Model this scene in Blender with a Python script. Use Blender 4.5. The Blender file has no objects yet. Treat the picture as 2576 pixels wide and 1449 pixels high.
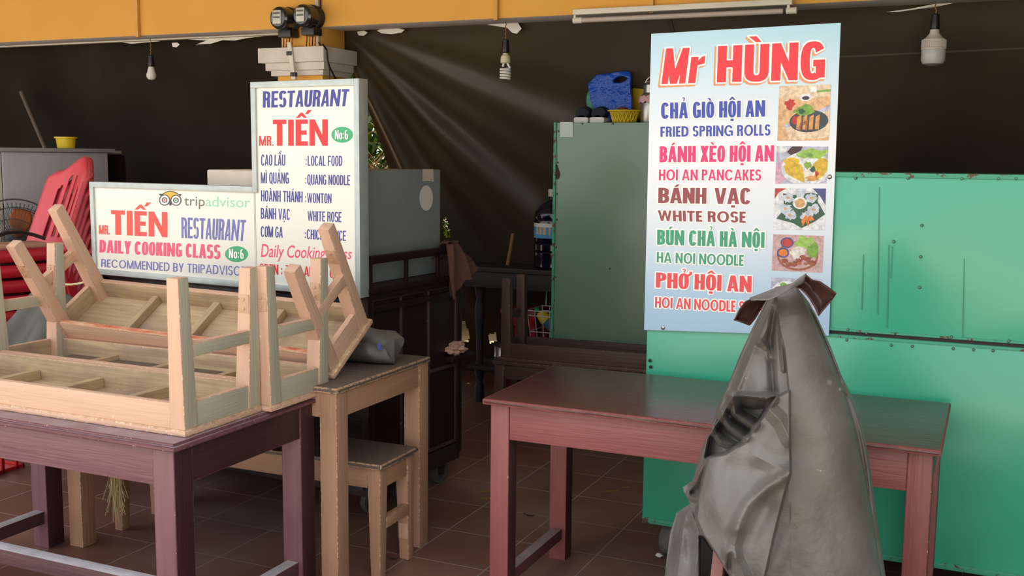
import bpy, bmesh, math, random, unicodedata
import numpy as np
from mathutils import Vector, Matrix, Euler
random.seed(7)
SC = bpy.context.scene
COL = SC.collection
R = math.radians

# ------------------------------------------------------------------ camera, light, exposure
CAMZ = 1.56
FPX, PITCH, ROLL, YAW = 2681.36, R(7.0816), R(-0.562), R(24.3)
def _cam_axes():
    F = np.array([0, math.cos(PITCH), -math.sin(PITCH)]); rt = np.array([1., 0, 0]); dn = np.cross(F, rt)
    c, s = math.cos(ROLL), math.sin(ROLL)
    M = np.stack([c*rt+s*dn, -s*rt+c*dn, F])
    Rz = np.array([[math.cos(YAW), -math.sin(YAW), 0], [math.sin(YAW), math.cos(YAW), 0], [0, 0, 1]])
    return (Rz @ M.T).T
CM = _cam_axes()
cam = bpy.data.objects.new('camera', bpy.data.cameras.new('camera')); COL.objects.link(cam)
cam.data.sensor_width = 36; cam.data.lens = FPX/2576*36; cam.data.clip_end = 200
cam.matrix_world = Matrix(((CM[0][0], -CM[1][0], -CM[2][0], 0), (CM[0][1], -CM[1][1], -CM[2][1], 0), (CM[0][2], -CM[1][2], -CM[2][2], CAMZ), (0, 0, 0, 1)))
SC.camera = cam
W = bpy.data.worlds.new('sky'); SC.world = W; W.use_nodes = True
bg = W.node_tree.nodes['Background']; bg.inputs[0].default_value = (0.95, 0.97, 1.0, 1); bg.inputs[1].default_value = 0.85
sun = bpy.data.objects.new('sun', bpy.data.lights.new('sun', 'SUN')); COL.objects.link(sun)
sun.data.energy = 7.0; sun.data.color = (1.0, 0.93, 0.82); sun.data.angle = R(1.5)
sun.rotation_euler = Euler((R(-38), R(14), 0))          # high sun behind the shop: falls on the street, the roof shades the porch
vs = SC.view_settings; vs.view_transform = 'Standard'; vs.look = 'None'; vs.exposure = 1.15; vs.gamma = 1; vs.use_curve_mapping = False

def ray(x, y):
    return CM.T @ np.array([(x-1288)/FPX, (y-724.5)/FPX, 1])
def onplane(x, y, P0, n):
    d = ray(x, y); n = np.array(n, float); C = np.array([0, 0, CAMZ]); t = n @ (np.array(P0, float)-C)/(n @ d); return Vector(C+d*t)
def aty(x, y, Y): return onplane(x, y, (0, Y, 0), (0, 1, 0))
def atx(x, y, X): return onplane(x, y, (X, 0, 0), (1, 0, 0))
def atz(x, y, Z): return onplane(x, y, (0, 0, Z), (0, 0, 1))

# ------------------------------------------------------------------ materials
def lin(c):
    return tuple(((v/255)/12.92 if v/255 <= .04045 else ((v/255+.055)/1.055)**2.4) for v in c)+(1,)
def M(name, rgb, rough=.6, var=None, vf=.5, scale=(6, 6, 6), bump=0, bscale=60, chips=None, camt=.62, cscale=25, metal=0, bdist=.01, bdet=4, dust=None, damt=.7, spec=.5, big=None, bigscale=1.5, trans=0, alpha=1):
    m = bpy.data.materials.new(name); m.use_nodes = True; nt = m.node_tree; N = nt.nodes; L = nt.links
    b = N['Principled BSDF']; b.inputs['Roughness'].default_value = rough; b.inputs['Metallic'].default_value = metal
    b.inputs['Specular IOR Level'].default_value = spec
    if trans: b.inputs['Transmission Weight'].default_value = trans
    if alpha < 1: b.inputs['Alpha'].default_value = alpha
    tc = N.new('ShaderNodeTexCoord'); oi = N.new('ShaderNodeObjectInfo')
    off = N.new('ShaderNodeVectorMath'); off.operation = 'ADD'; L.new(tc.outputs['Object'], off.inputs[0])
    mu = N.new('ShaderNodeMath'); mu.operation = 'MULTIPLY'; mu.inputs[1].default_value = 13; L.new(oi.outputs['Random'], mu.inputs[0]); L.new(mu.outputs[0], off.inputs[1])
    def noise(sc, detail=4, rgh=.55):
        mp = N.new('ShaderNodeMapping'); mp.inputs['Scale'].default_value = sc if isinstance(sc, tuple) else (sc,)*3
        L.new(off.outputs[0], mp.inputs[0]); n = N.new('ShaderNodeTexNoise'); n.inputs['Scale'].default_value = 1; n.inputs['Detail'].default_value = detail; n.inputs['Roughness'].default_value = rgh
        L.new(mp.outputs[0], n.inputs['Vector']); return n.outputs['Fac']
    def ramp(src, a, c):
        r = N.new('ShaderNodeMapRange'); r.inputs[1].default_value = a; r.inputs[2].default_value = c; L.new(src, r.inputs[0]); return r.outputs[0]
    def mix(fac, A, B):
        x = N.new('ShaderNodeMix'); x.data_type = 'RGBA'
        if isinstance(fac, float): x.inputs[0].default_value = fac
        else: L.new(fac, x.inputs[0])
        for i, v in ((6, A), (7, B)):
            if isinstance(v, tuple): x.inputs[i].default_value = v
            else: L.new(v, x.inputs[i])
        return x.outputs[2]
    col = lin(rgb)
    if var:
        f = ramp(noise(scale), .35, .68); mm = N.new('ShaderNodeMath'); mm.operation = 'MULTIPLY'; mm.inputs[1].default_value = vf; L.new(f, mm.inputs[0])
        col = mix(mm.outputs[0], col, lin(var))
    if big:
        col = mix(ramp(noise(bigscale, 3), .45, .75), col, lin(big))
    if chips:
        col = mix(ramp(noise(cscale, 6, .7), camt, camt+.03), col, lin(chips))
    if dust:
        g = N.new('ShaderNodeNewGeometry'); s = N.new('ShaderNodeSeparateXYZ'); L.new(g.outputs['True Normal'], s.inputs[0])
        f = ramp(s.outputs['Z'], .5, .95); mm = N.new('ShaderNodeMath'); mm.operation = 'MULTIPLY'; L.new(f, mm.inputs[0])
        n2 = ramp(noise(14), .2, .8); m3 = N.new('ShaderNodeMath'); m3.operation = 'MULTIPLY_ADD'; m3.inputs[1].default_value = .5; m3.inputs[2].default_value = damt-.25; L.new(n2, m3.inputs[0]); L.new(m3.outputs[0], mm.inputs[1])
        mm.use_clamp = True
        col = mix(mm.outputs[0], col, lin(dust))
    if isinstance(col, tuple): b.inputs['Base Color'].default_value = col
    else: L.new(col, b.inputs['Base Color'])
    if bump:
        bn = N.new('ShaderNodeBump'); bn.inputs['Strength'].default_value = bump; bn.inputs['Distance'].default_value = bdist
        L.new(noise(bscale if isinstance(bscale, tuple) else float(bscale), bdet), bn.inputs['Height']); L.new(bn.outputs[0], b.inputs['Normal'])
    return m
def wood(name, rgb, var, axis, **k):
    s = [34, 34, 34]; s['xyz'.index(axis)] = 2.2
    bs = [90, 90, 90]; bs['xyz'.index(axis)] = 5
    return M(name, rgb, var=var, scale=tuple(s), bscale=tuple(bs), bump=k.pop('bump', .25), **k)
def woods(name, rgb, var, **k): return {a: wood(name+'_'+a, rgb, var, a, **dict(k)) for a in 'xyz'}

TAN = woods('worn_tan_paint', (214, 176, 150), (200, 160, 134), rough=.62, chips=(226, 204, 170), camt=.66, cscale=22, vf=.6)
SIDELIT = woods('side_light_grey_green_paint', (182, 178, 158), (166, 160, 140), rough=.65, chips=(206, 170, 140), camt=.72, cscale=16)  # worn tan greyed further by cool side light painted into end faces
TAN2 = woods('dull_tan_paint', (178, 136, 108), (160, 121, 97), rough=.6, chips=(196, 165, 135), camt=.69, cscale=22)
RAW = woods('raw_wood', (200, 176, 138), (158, 132, 102), rough=.8, vf=.9, big=(150, 128, 112), bigscale=5, camt=.7)
DARKTOP = woods('grey_brown_worn_top', (104, 91, 80), (84, 72, 64), rough=.55, chips=(150, 135, 118), camt=.7, cscale=18)
PURP = woods('purple_brown_paint', (128, 88, 94), (106, 70, 76), rough=.42, chips=(205, 165, 150), camt=.735, cscale=30, vf=.7)
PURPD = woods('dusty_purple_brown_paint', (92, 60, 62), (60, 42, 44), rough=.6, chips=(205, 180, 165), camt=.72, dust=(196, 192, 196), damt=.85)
PURPT = woods('dusty_purple_top', (120, 84, 88), (96, 62, 66), rough=.4, vf=.8, dust=(170, 160, 168), damt=.35)
PURPSHADE = woods('side_shade_purple_brown', (66, 36, 40), (54, 28, 32), rough=.4, chips=(190, 150, 140), camt=.74, cscale=30)  # shaded copy of the purple paint: side shade painted on right-hand faces
REDSHADE = woods('side_shade_red_brown', (84, 40, 42), (66, 30, 34), rough=.4, chips=(200, 170, 150), camt=.74, cscale=30)  # shaded copy of the dark red paint for faces turned right
REDP = woods('dark_red_paint', (146, 84, 83), (128, 70, 70), rough=.42, chips=(214, 180, 160), camt=.745, cscale=30, vf=.6)
REDTOP = woods('dark_red_varnish', (92, 54, 52), (74, 46, 44), rough=.2, vf=.7, chips=(150, 120, 110), camt=.74, cscale=(6, 30, 30), spec=.6)
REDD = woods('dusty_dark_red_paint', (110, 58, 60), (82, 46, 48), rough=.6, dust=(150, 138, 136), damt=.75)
BROWN = woods('brown_paint', (92, 66, 54), (76, 55, 46), rough=.5, vf=.6, chips=(140, 115, 98), camt=.73)
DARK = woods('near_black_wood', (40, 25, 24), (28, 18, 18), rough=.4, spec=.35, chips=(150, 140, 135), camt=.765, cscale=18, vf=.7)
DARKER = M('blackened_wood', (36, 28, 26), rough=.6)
RUST = M('chipped_orange_edge', (196, 96, 66), rough=.7, var=(224, 190, 150), vf=.9, scale=(12, 60, 60))
YEL = M('yellow_ochre_wall_paint', (230, 172, 80), rough=.85, var=(222, 160, 70), scale=(3, 3, 3), bump=.15, bscale=40, chips=(150, 108, 50), camt=.76, cscale=7)
GREYP = M('grey_soffit_paint', (236, 231, 230), rough=.85, var=(206, 200, 200))
WHITEP = M('white_capital_paint', (226, 218, 210), rough=.8, var=(196, 186, 176), scale=(8, 8, 8), bump=.2, bscale=30)
WHITE = M('white_plastic', (232, 230, 222), rough=.4, var=(205, 200, 190))
OFFW = M('dirty_white_enamel', (226, 222, 208), rough=.45, var=(196, 186, 165), scale=(3, 12, 12))
DUSTT = M('dusty_glass_tube', (190, 176, 165), rough=.5, dust=(128, 100, 82), damt=.8)
BLACK = M('black_plastic', (22, 22, 24), rough=.4)
ALU = M('galvanised_frame', (186, 196, 194), rough=.42, metal=.35, var=(160, 170, 168), scale=(20, 20, 20))
SIGNW = M('white_sign_sheet', (240, 238, 226), rough=.35, chips=(206, 200, 186), camt=.74, cscale=9)
def flat(n, c, r=.4): return M(n, c, rough=r)
INDIGO = flat('indigo_print', (58, 62, 150)); INDIGO2 = flat('faded_indigo_print', (112, 116, 182)); REDL = flat('red_print', (226, 40, 48)); REDO = flat('orange_red_print', (238, 78, 70))
PINKL = flat('pink_print', (240, 84, 122)); GREENL = flat('green_print', (62, 172, 118)); PALEG = flat('pale_green_print', (150, 222, 180)); GREYL = flat('grey_print', (118, 112, 104)); OWLK = flat('charcoal_print', (70, 68, 70)); OWLY = flat('yellow_print', (240, 184, 50)); PWHITE = flat('white_print', (250, 250, 244))
BLUEL = flat('blue_print', (56, 76, 176)); MAGL = flat('magenta_print', (228, 48, 118)); MARL = flat('maroon_print', (150, 66, 72)); GRN2 = flat('sea_green_print', (56, 158, 122)); RED2 = flat('coral_red_print', (236, 70, 78)); ORAN = flat('orange_print', (244, 150, 96)); REDB = flat('bright_red_print', (232, 44, 56))
SAGE = M('sage_green_gloss_paint', (118, 146, 122), rough=.28, var=(110, 138, 114), scale=(2, 2, 2), bump=.5, bscale=2.2, bdist=.04, bdet=.5, chips=(86, 62, 48), camt=.78, cscale=9, spec=.6)
TEAL = M('teal_green_gloss_paint', (58, 174, 136), rough=.28, var=(52, 164, 128), scale=(2, 2, 2), bump=.8, bscale=(1.5, 1.5, 2.2), bdist=.06, bdet=.6, chips=(38, 92, 72), camt=.74, cscale=14, spec=.8)
TEALE = M('chipped_teal_edge', (64, 160, 126), rough=.5, chips=(92, 60, 44), camt=.56, cscale=22)
STEEL = M('grey_painted_steel', (128, 134, 136), rough=.5, var=(112, 116, 118), scale=(4, 4, 4), chips=(84, 78, 72), camt=.76, cscale=12, bump=.08, bscale=200)
CABG = M('light_grey_laminate', (196, 198, 206), rough=.5, var=(184, 186, 194))
REDPL = M('red_plastic', (178, 30, 46), rough=.34, var=(158, 22, 40), vf=.6, scale=(5, 5, 5), spec=.5)
REDPALE = M('pale_red_plastic', (206, 64, 74), rough=.42, var=(216, 100, 110), vf=.7, scale=(5, 5, 3))  # paler, pinker red used for the backrests
YELP = M('yellow_plastic', (226, 196, 30), rough=.4)
BLUEP = M('blue_plastic_bag', (12, 74, 176), rough=.32, bump=1.0, bscale=12, bdist=.03, spec=.45)
TARPD = M('dark_olive_tarpaulin', (66, 58, 43), rough=.5, var=(52, 45, 33), scale=(1.2, 1.2, 1.2), vf=.8, bump=.35, bscale=1.8, big=(80, 58, 37), bigscale=.9, chips=(98, 90, 76), camt=.78, cscale=6)
TARPG = M('grey_olive_canvas', (94, 94, 86), rough=.55, bump=.5, bscale=14, var=(78, 78, 70), scale=(5, 5, 5), chips=(150, 148, 136), camt=.76, cscale=16)
CLOTH = M('dusty_grey_brown_vinyl_cloth', (104, 101, 94), rough=.42, var=(85, 80, 72), scale=(6, 6, 5), vf=.9, big=(124, 124, 122), bigscale=3.2, chips=(156, 154, 148), camt=.69, cscale=55, bump=.35, bscale=26, spec=.5)
CLOTHB = M('dark_brown_vinyl_backing', (68, 42, 36), rough=.36)
TOWEL = M('brown_terry_cloth', (96, 62, 50), rough=.95, bump=.7, bscale=160, var=(80, 50, 42), scale=(12, 12, 12))
RAG = M('pink_beige_rag', (190, 148, 130), rough=.95)
RUBBER = M('dusty_rubber', (72, 66, 60), rough=.8, var=(100, 94, 86), scale=(20, 20, 20))
CHROME = M('dull_stainless', (176, 174, 168), rough=.3, metal=.9)
WIRE = M('black_wire', (26, 24, 24), rough=.5); REDW = M('red_wire', (150, 40, 30), rough=.5); CORD = M('tan_twisted_cord', (150, 104, 52), rough=.7)
PINKW = M('pinkish_wood', (140, 92, 90), rough=.6)
RAFF = M('straw_raffia', (206, 188, 138), rough=.8)
LED = M('milky_bulb', (214, 212, 208), rough=.3, trans=.15)

# ------------------------------------------------------------------ mesh building
class MB:
    def __init__(s, edge=-1): s.bm = bmesh.new(); s.edge = edge
    def _merge(s, t, mat=0):
        for f in t.faces: f.material_index = mat if not isinstance(mat, dict) else f.material_index
        me = bpy.data.meshes.new('t'); t.to_mesh(me); t.free(); s.bm.from_mesh(me); bpy.data.meshes.remove(me)
    def hexa(s, lo, hi, bev=.003, mat=0, face=None):
        """lo, hi: four corners each, counter-clockwise seen from above"""
        t = bmesh.new(); v = [t.verts.new(p) for p in list(lo)+list(hi)]
        for q in ((3, 2, 1, 0), (4, 5, 6, 7), (0, 1, 5, 4), (1, 2, 6, 5), (2, 3, 7, 6), (3, 0, 4, 7)):
            f = t.faces.new([v[i] for i in q]); f.material_index = mat
        bmesh.ops.recalc_face_normals(t, faces=t.faces[:])
        if face:
            for f in t.faces:
                for n, mi in face:
                    if f.normal.dot(Vector(n)) > .9: f.material_index = mi
        if bev: bmesh.ops.bevel(t, geom=t.edges[:], offset=bev, segments=2, affect='EDGES', profile=.6, material=s.edge)
        s._merge(t, {}); return s
    def box(s, a, b, bev=.003, mat=0, face=None):
        x0, y0, z0 = a; x1, y1, z1 = b
        q = lambda z: ((x0, y0, z), (x1, y0, z), (x1, y1, z), (x0, y1, z))
        return s.hexa(q(z0), q(z1), bev, mat, face)
    def leg(s, cx, cy, z0, z1, w0, w1, bev=.003, dx=0, dy=0, mat=0, face=None):
        q = lambda x, y, w, z: ((x-w/2, y-w/2, z), (x+w/2, y-w/2, z), (x+w/2, y+w/2, z), (x-w/2, y+w/2, z))
        return s.hexa(q(cx+dx, cy+dy, w0, z0), q(cx, cy, w1, z1), bev, mat, face)
    def tube(s, path, r, n=8, mat=0, closed=False, flat=1.0):
        P = [Vector(p) for p in path]; k = len(P); rr = r if isinstance(r, (list, tuple)) else [r]*k; rings = []; t = bmesh.new(); up = None
        for i in range(k):
            a = P[(i-1) % k if closed else max(i-1, 0)]; c = P[(i+1) % k if closed else min(i+1, k-1)]
            d = (c-a).normalized()
            if up is None: up = d.orthogonal().normalized()
            up = (up-d*up.dot(d)).normalized(); sd = d.cross(up)
            rings.append([t.verts.new(P[i]+(up*math.cos(2*math.pi*j/n)+sd*math.sin(2*math.pi*j/n)*flat)*rr[i]) for j in range(n)])
        for i in range(k if closed else k-1):
            A, B = rings[i], rings[(i+1) % k]
            for j in range(n): t.faces.new((A[j], A[(j+1) % n], B[(j+1) % n], B[j]))
        if not closed: t.faces.new(rings[0][::-1]); t.faces.new(rings[-1])
        bmesh.ops.recalc_face_normals(t, faces=t.faces[:]); s._merge(t, mat); return s
    def lathe(s, prof, n=24, mat=0, mtx=None):
        t = bmesh.new(); rings = []
        for r, z in prof:
            rings.append([t.verts.new((r*math.cos(2*math.pi*j/n), r*math.sin(2*math.pi*j/n), z)) for j in range(n)] if r > 1e-6 else [t.verts.new((0, 0, z))])
        for A, B in zip(rings, rings[1:]):
            if len(A) == 1 and len(B) == 1: continue
            for j in range(n):
                if len(A) == 1: t.faces.new((A[0], B[j], B[(j+1) % n]))
                elif len(B) == 1: t.faces.new((A[j], A[(j+1) % n], B[0]))
                else: t.faces.new((A[j], A[(j+1) % n], B[(j+1) % n], B[j]))
        bmesh.ops.recalc_face_normals(t, faces=t.faces[:])
        if mtx is not None: t.transform(mtx)
        s._merge(t, mat); return s
    def poly(s, pts, mat=0, thick=None):
        t = bmesh.new(); vs_ = [t.verts.new(p) for p in pts]; f = t.faces.new(vs_)
        if thick:
            r = bmesh.ops.extrude_face_region(t, geom=[f]); bmesh.ops.translate(t, verts=[g for g in r['geom'] if isinstance(g, bmesh.types.BMVert)], vec=thick)
        bmesh.ops.recalc_face_normals(t, faces=t.faces[:]); bmesh.ops.triangulate(t, faces=[f for f in t.faces if len(f.verts) > 4]); s._merge(t, mat); return s
    def grid(s, fn, nu, nv, mat=0, keep=None, matfn=None):
        t = bmesh.new(); V = [[t.verts.new(fn(i/nu, j/nv)) for i in range(nu+1)] for j in range(nv+1)]
        for j in range(nv):
            for i in range(nu):
                if keep and not keep((i+.5)/nu, (j+.5)/nv): continue
                f = t.faces.new((V[j][i], V[j][i+1], V[j+1][i+1], V[j+1][i]))
                f.material_index = matfn((i+.5)/nu, (j+.5)/nv) if matfn else mat
        loose = [v for v in t.verts if not v.link_faces]; bmesh.ops.delete(t, geom=loose, context='VERTS')
        s._merge(t, {}); return s
    def mesh(s, verts, faces, mat=0):
        t = bmesh.new(); v = [t.verts.new(p) for p in verts]
        for f in faces:
            try: t.faces.new([v[i] for i in f])
            except ValueError: pass
        s._merge(t, mat); return s

def obj(name, mb, mats, parent=None, world=False, angle=35, mtx=None):
    bm = mb.bm
    if mtx is not None: bm.transform(mtx)
    if world and parent is not None:
        bm.transform((parent.parent.matrix_basis @ parent.matrix_basis if parent.parent else parent.matrix_basis).inverted())
    me = bpy.data.meshes.new(name); bm.to_mesh(me); bm.free()
    for m in (mats if isinstance(mats, (list, tuple)) else [mats]): me.materials.append(m)
    me.polygons.foreach_set('use_smooth', [True]*len(me.polygons))
    me.set_sharp_from_angle(angle=R(angle))
    o = bpy.data.objects.new(name, me); COL.objects.link(o)
    if parent is not None: o.parent = parent
    return o
def tag(o, label, cat, group=None, kind=None):
    o['label'] = label; o['category'] = cat
    if group: o['group'] = group
    if kind: o['kind'] = kind
    return o
def thing(name, label, cat, loc=(0, 0, 0), rotz=0, group=None, mtx=None):
    o = bpy.data.objects.new(name, None); COL.objects.link(o); o.empty_display_size = .05
    if mtx is not None: o.matrix_basis = mtx
    else: o.location = loc; o.rotation_euler = (0, 0, rotz)
    if mtx is None: o.matrix_basis = Matrix.Translation(loc) @ Matrix.Rotation(rotz, 4, 'Z')
    return tag(o, label, cat, group)
def struct(name, mb, mat, parent=None, angle=35):
    o = obj(name, mb, mat, parent, angle=angle)
    if parent is None: o['kind'] = 'structure'
    return o
def dup(root, mtx, label):
    r = root.copy(); COL.objects.link(r); r.matrix_basis = mtx; r['label'] = label
    for c in list(root.children):
        k = c.copy(); COL.objects.link(k); k.parent = r
        for g in list(c.children):
            q = g.copy(); COL.objects.link(q); q.parent = k
    return r

# ------------------------------------------------------------------ the setting
def tiles():
    m = M('terracotta_tiles', (128, 88, 76), rough=.5, var=(108, 76, 67), scale=(2.5, 2.5, 2.5), big=(142, 118, 107), bigscale=1.6, chips=(170, 130, 110), camt=.8, cscale=10)
    nt = m.node_tree; N = nt.nodes; L = nt.links; b = N['Principled BSDF']; src = b.inputs['Base Color'].links[0].from_socket
    tc = N.new('ShaderNodeTexCoord'); mp = N.new('ShaderNodeMapping'); mp.inputs['Location'].default_value = (3.0, -3.165, 0); L.new(tc.outputs['Object'], mp.inputs[0])
    br = N.new('ShaderNodeTexBrick'); br.offset = 0; br.inputs['Scale'].default_value = 1; br.inputs['Brick Width'].default_value = .33; br.inputs['Row Height'].default_value = .33; br.inputs['Mortar Size'].default_value = .0035; br.inputs['Mortar Smooth'].default_value = .3; br.inputs['Color1'].default_value = (1, 1, 1, 1); br.inputs['Color2'].default_value = (.8, .78, .78, 1)
    L.new(mp.outputs[0], br.inputs['Vector'])
    a = N.new('ShaderNodeMix'); a.data_type = 'RGBA'; a.blend_type = 'MULTIPLY'; a.inputs[0].default_value = .6; L.new(src, a.inputs[6]); L.new(br.outputs['Color'], a.inputs[7])
    c = N.new('ShaderNodeMix'); c.data_type = 'RGBA'; L.new(br.outputs['Fac'], c.inputs[0]); L.new(a.outputs[2], c.inputs[6]); c.inputs[7].default_value = lin((158, 142, 132)); L.new(c.outputs[2], b.inputs['Base Color'])
    bn = N.new('ShaderNodeBump'); bn.inputs['Strength'].default_value = .4; bn.inputs['Distance'].default_value = -.004; L.new(br.outputs['Fac'], bn.inputs['Height']); L.new(bn.outputs[0], b.inputs['Normal'])
    return m
floor = struct('floor', MB().box((-9, .6, -.12), (6, 7.2, 0), 0), tiles())
struct('floor_street', MB().box((-40, -40, -.17), (40, .6, -.05), 0), M('pale_street_concrete', (206, 194, 176), rough=.9, var=(192, 180, 164)))
struct('floor_garden', MB().box((-30, 7.2, -.17), (30, 40, -.02), 0), M('pale_garden_earth', (170, 150, 118), rough=1, var=(120, 110, 70)))
mb = MB()
for (x, y, l, a) in ((-2.09, 4.35, .1, .9), (-2.03, 4.28, .12, .9), (-1.97, 4.4, .06, .6), (-1.56, 4.62, .09, .8), (-1.52, 4.7, .05, .8)):
    q = [(x+(math.cos(t)*l*.5*math.cos(a)-math.sin(t)*.012*math.sin(a))*(1+.3*math.sin(5*t)), y+(math.cos(t)*l*.5*math.sin(a)+math.sin(t)*.012*math.cos(a)), .0012) for t in [k*math.pi/8 for k in range(16)]]
    mb.poly(q)
obj('paint_stain', mb, M('dry_yellow_paint', (150, 112, 56), rough=.8), floor)
# the beam over the shopfront with its grey underside, and the wall above it
beam = struct('wall_front', MB().box((-9, 5.35, 2.296), (4, 5.57, 3.1), .006, 0, face=(((0, 0, -1), 1),)), [YEL, GREYP])
for px in (345, 1249, 1640):
    p = aty(px, 0, 5.34)
    obj('conduit', MB().box((p.x-.012, 5.325, 2.285), (p.x+.012, 5.352, 3.0), .004), M('yellow_conduit', (214, 158, 70), rough=.7, var=(226, 190, 130)), beam)
mb = MB()
for (x0, x1, z) in ((-5.3, -4.5, 2.2965), ):
    mb.box((-6.6, 5.53, 2.288), (-3.95, 5.575, 2.2965), .002)
obj('white_strip', mb, OFFW, beam)
struct('ceiling', MB().box((-9, 2.35, 3.0), (3.1, 8.9, 3.12), 0), M('porch_ceiling_boards', (150, 138, 120), rough=.9))
struct('wall_left', MB().box((-9.2, 3.0, 0), (-9.1, 7.3, 3.1), 0), M('dim_plaster', (120, 110, 96), rough=.9))
struct('light_blocker_right', MB().box((3.0, -.6, 0), (3.1, 7.3, 3.1), 0), M('dim_green_blocker', (96, 104, 84), rough=.9))  # added wall out of view, keeps side light off right-hand faces
# column behind the tall sign with its stepped white capital
col_ = struct('column', MB().box((-3.99, 5.37, 0), (-3.665, 5.62, 2.04), .006).box((-3.95, 5.36, 2.18), (-3.66, 5.6, 2.3), .004), YEL)
obj('capital', MB().box((-4.08, 5.30, 2.095), (-3.61, 5.66, 2.182), .004).box((-4.045, 5.325, 2.05), (-3.625, 5.645, 2.096), .004).box((-4.02, 5.345, 2.02), (-3.645, 5.63, 2.051), .004), WHITEP, col_)

# ------------------------------------------------------------------ tarpaulins behind the shopfront
def interp(x, pts):
    if x <= pts[0][0]: return pts[0][1]
    for (a, b), (c, d) in zip(pts, pts[1:]):
        if x <= c: return b+(d-b)*(x-a)/(c-a)
    return pts[-1][1]
def proj(P):
    v = CM @ (np.array(P, float)-np.array([0, 0, CAMZ])); return 1288+FPX*v[0]/v[2], 724.5+FPX*v[1]/v[2]
def tarp_pt(s, t):
    """s along the shopfront, t down; pinned beside the column, pulled back towards its foot"""
    z = 2.34*(1-t)
    yb = 5.585+1.25*(t**1.0)
    xl = interp(z, ((0, -4.0), (.4, -3.95), (1.0, -3.80), (1.3, -3.66), (1.46, -3.63), (1.9, -3.67), (2.2, -3.72), (2.34, -3.76)))
    x = xl+(2.95-xl)*s**1.2
    dx, dz = x+3.76, 2.36-z
    a = math.atan2(dx, dz+.02); rr = math.hypot(dx, dz)
    y = yb+(.05*math.sin(a*16)+.028*math.sin(a*31+1))*min(1, rr*1.1)*math.exp(-dx*.42)*min(1, t*4)
    y += .03*math.sin(x*2.3+z*1.1)*min(1, t*3)+.018*math.sin(x*5.1-z*2.7)*min(1, t*3)
    return (x, y, z)
HOLES = [((1113, 560), (1120, 545), (1136, 588), (1130, 600), (1117, 592)), ((1150, 812), (1168, 806), (1180, 838), (1180, 860), (1150, 858)), ((1226, 842), (1250, 836), (1250, 856), (1232, 864))]
def inside(p, poly):
    r = False; x, y = p
    for (x0, y0), (x1, y1) in zip(poly, poly[1:]+poly[:1]):
        if (y0 > y) != (y1 > y) and x < (x1-x0)*(y-y0)/(y1-y0)+x0: r = not r
    return r
def keep(s, t):
    p = proj(tarp_pt(s, t)); return not any(inside(p, list(h)) for h in HOLES)
tp = tag(obj('tarpaulin', MB().grid(tarp_pt, 420, 170, keep=keep), TARPD, angle=60), 'large dark olive tarpaulin hung as back wall, pinned beside the column and fanning into folds', 'tarpaulin')
obj('seam', MB().grid(lambda s, t: (lambda p: (p[0], p[1]-.008, p[2]))(tarp_pt(.38+.004*s, .02+.6*t)), 2, 60), M('tarpaulin_hem', (46, 40, 31), rough=.6), tp)
obj('seam', MB().grid(lambda s, t: (lambda p: (p[0], p[1]-.008, p[2]))(tarp_pt(.45+.5*s, .115-.03*s+.004*t)), 60, 2), M('dusty_hem', (84, 78, 66), rough=.6), tp)
def smear(pts, P, par):
    for poly in pts: obj('paint_smear', MB().poly([aty(x, y, P) for x, y in poly]), WHITE, par)
smear((((948, 77), (962, 72), (1000, 71), (1018, 75), (1010, 82), (985, 86), (960, 84)), ((898, 80), (915, 77), (925, 82), (915, 90), (902, 89)), ((1225, 62), (1300, 54), (1306, 62), (1312, 72), (1300, 85), (1288, 82), (1276, 70), (1250, 66)), ((2230, 30), (2290, 22), (2390, 2), (2430, -4), (2400, 6), (2330, 20), (2260, 30)), ((2330, 22), (2400, 5), (2436, -3), (2420, 3), (2380, 12))), 5.572, tp)
def ltarp(s, t):
    x = -9+4.9*s; z = 2.34*(1-t); return (x, 5.66+.03*math.sin(x*3+z)+.015*math.sin(x*9+z*3)*t+.2*t, z)
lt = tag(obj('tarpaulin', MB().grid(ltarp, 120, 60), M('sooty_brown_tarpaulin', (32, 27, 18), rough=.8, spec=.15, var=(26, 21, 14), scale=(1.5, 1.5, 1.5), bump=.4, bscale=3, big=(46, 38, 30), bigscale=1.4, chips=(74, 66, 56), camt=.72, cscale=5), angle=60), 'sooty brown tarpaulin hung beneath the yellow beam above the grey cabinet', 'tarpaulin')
smear((((432, 108), (446, 107), (452, 112), (444, 119), (434, 118)), ((455, 98), (520, 92), (640, 84), (690, 80), (690, 88), (620, 96), (590, 102), (560, 101), (530, 110), (492, 112), (520, 102)), ((300, 106), (380, 102), (420, 97), (400, 104), (330, 110))), 5.573, lt)
# plants outside
def leaves(mb, n, box, ln, wd, seed, droop=.4, mats=1):
    rnd = random.Random(seed)
    for k in range(n):
        p = Vector([rnd.uniform(a, b) for a, b in zip(box[0], box[1])]); d = Vector((rnd.uniform(-1, 1), rnd.uniform(-1, .4), rnd.uniform(-.5, .9))).normalized(); l = rnd.uniform(*ln); w = rnd.uniform(*wd)
        sd = d.cross(Vector((0, 0, 1))).normalized()*w; pts = []
        for i in range(5):
            t = i/4; q = p+d*l*t+Vector((0, 0, -droop*l*t*t)); ww = math.sin(math.pi*(.1+.9*t))*1.0; pts += [q-sd*ww, q+sd*ww]
        mb.mesh(pts, [(2*i, 2*i+1, 2*i+3, 2*i+2) for i in range(4)], rnd.randrange(mats))
LEAFM = [M('leaf_green', (96, 150, 50), rough=.45, var=(60, 110, 40)), M('leaf_lime', (160, 200, 80), rough=.45), M('leaf_shade', (30, 54, 24), rough=.5)]
STRAWM = [M('dry_straw', (206, 182, 136), rough=.7), M('dry_brown_frond', (150, 108, 68), rough=.8), M('bleached_frond', (236, 226, 200), rough=.7)]
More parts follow.
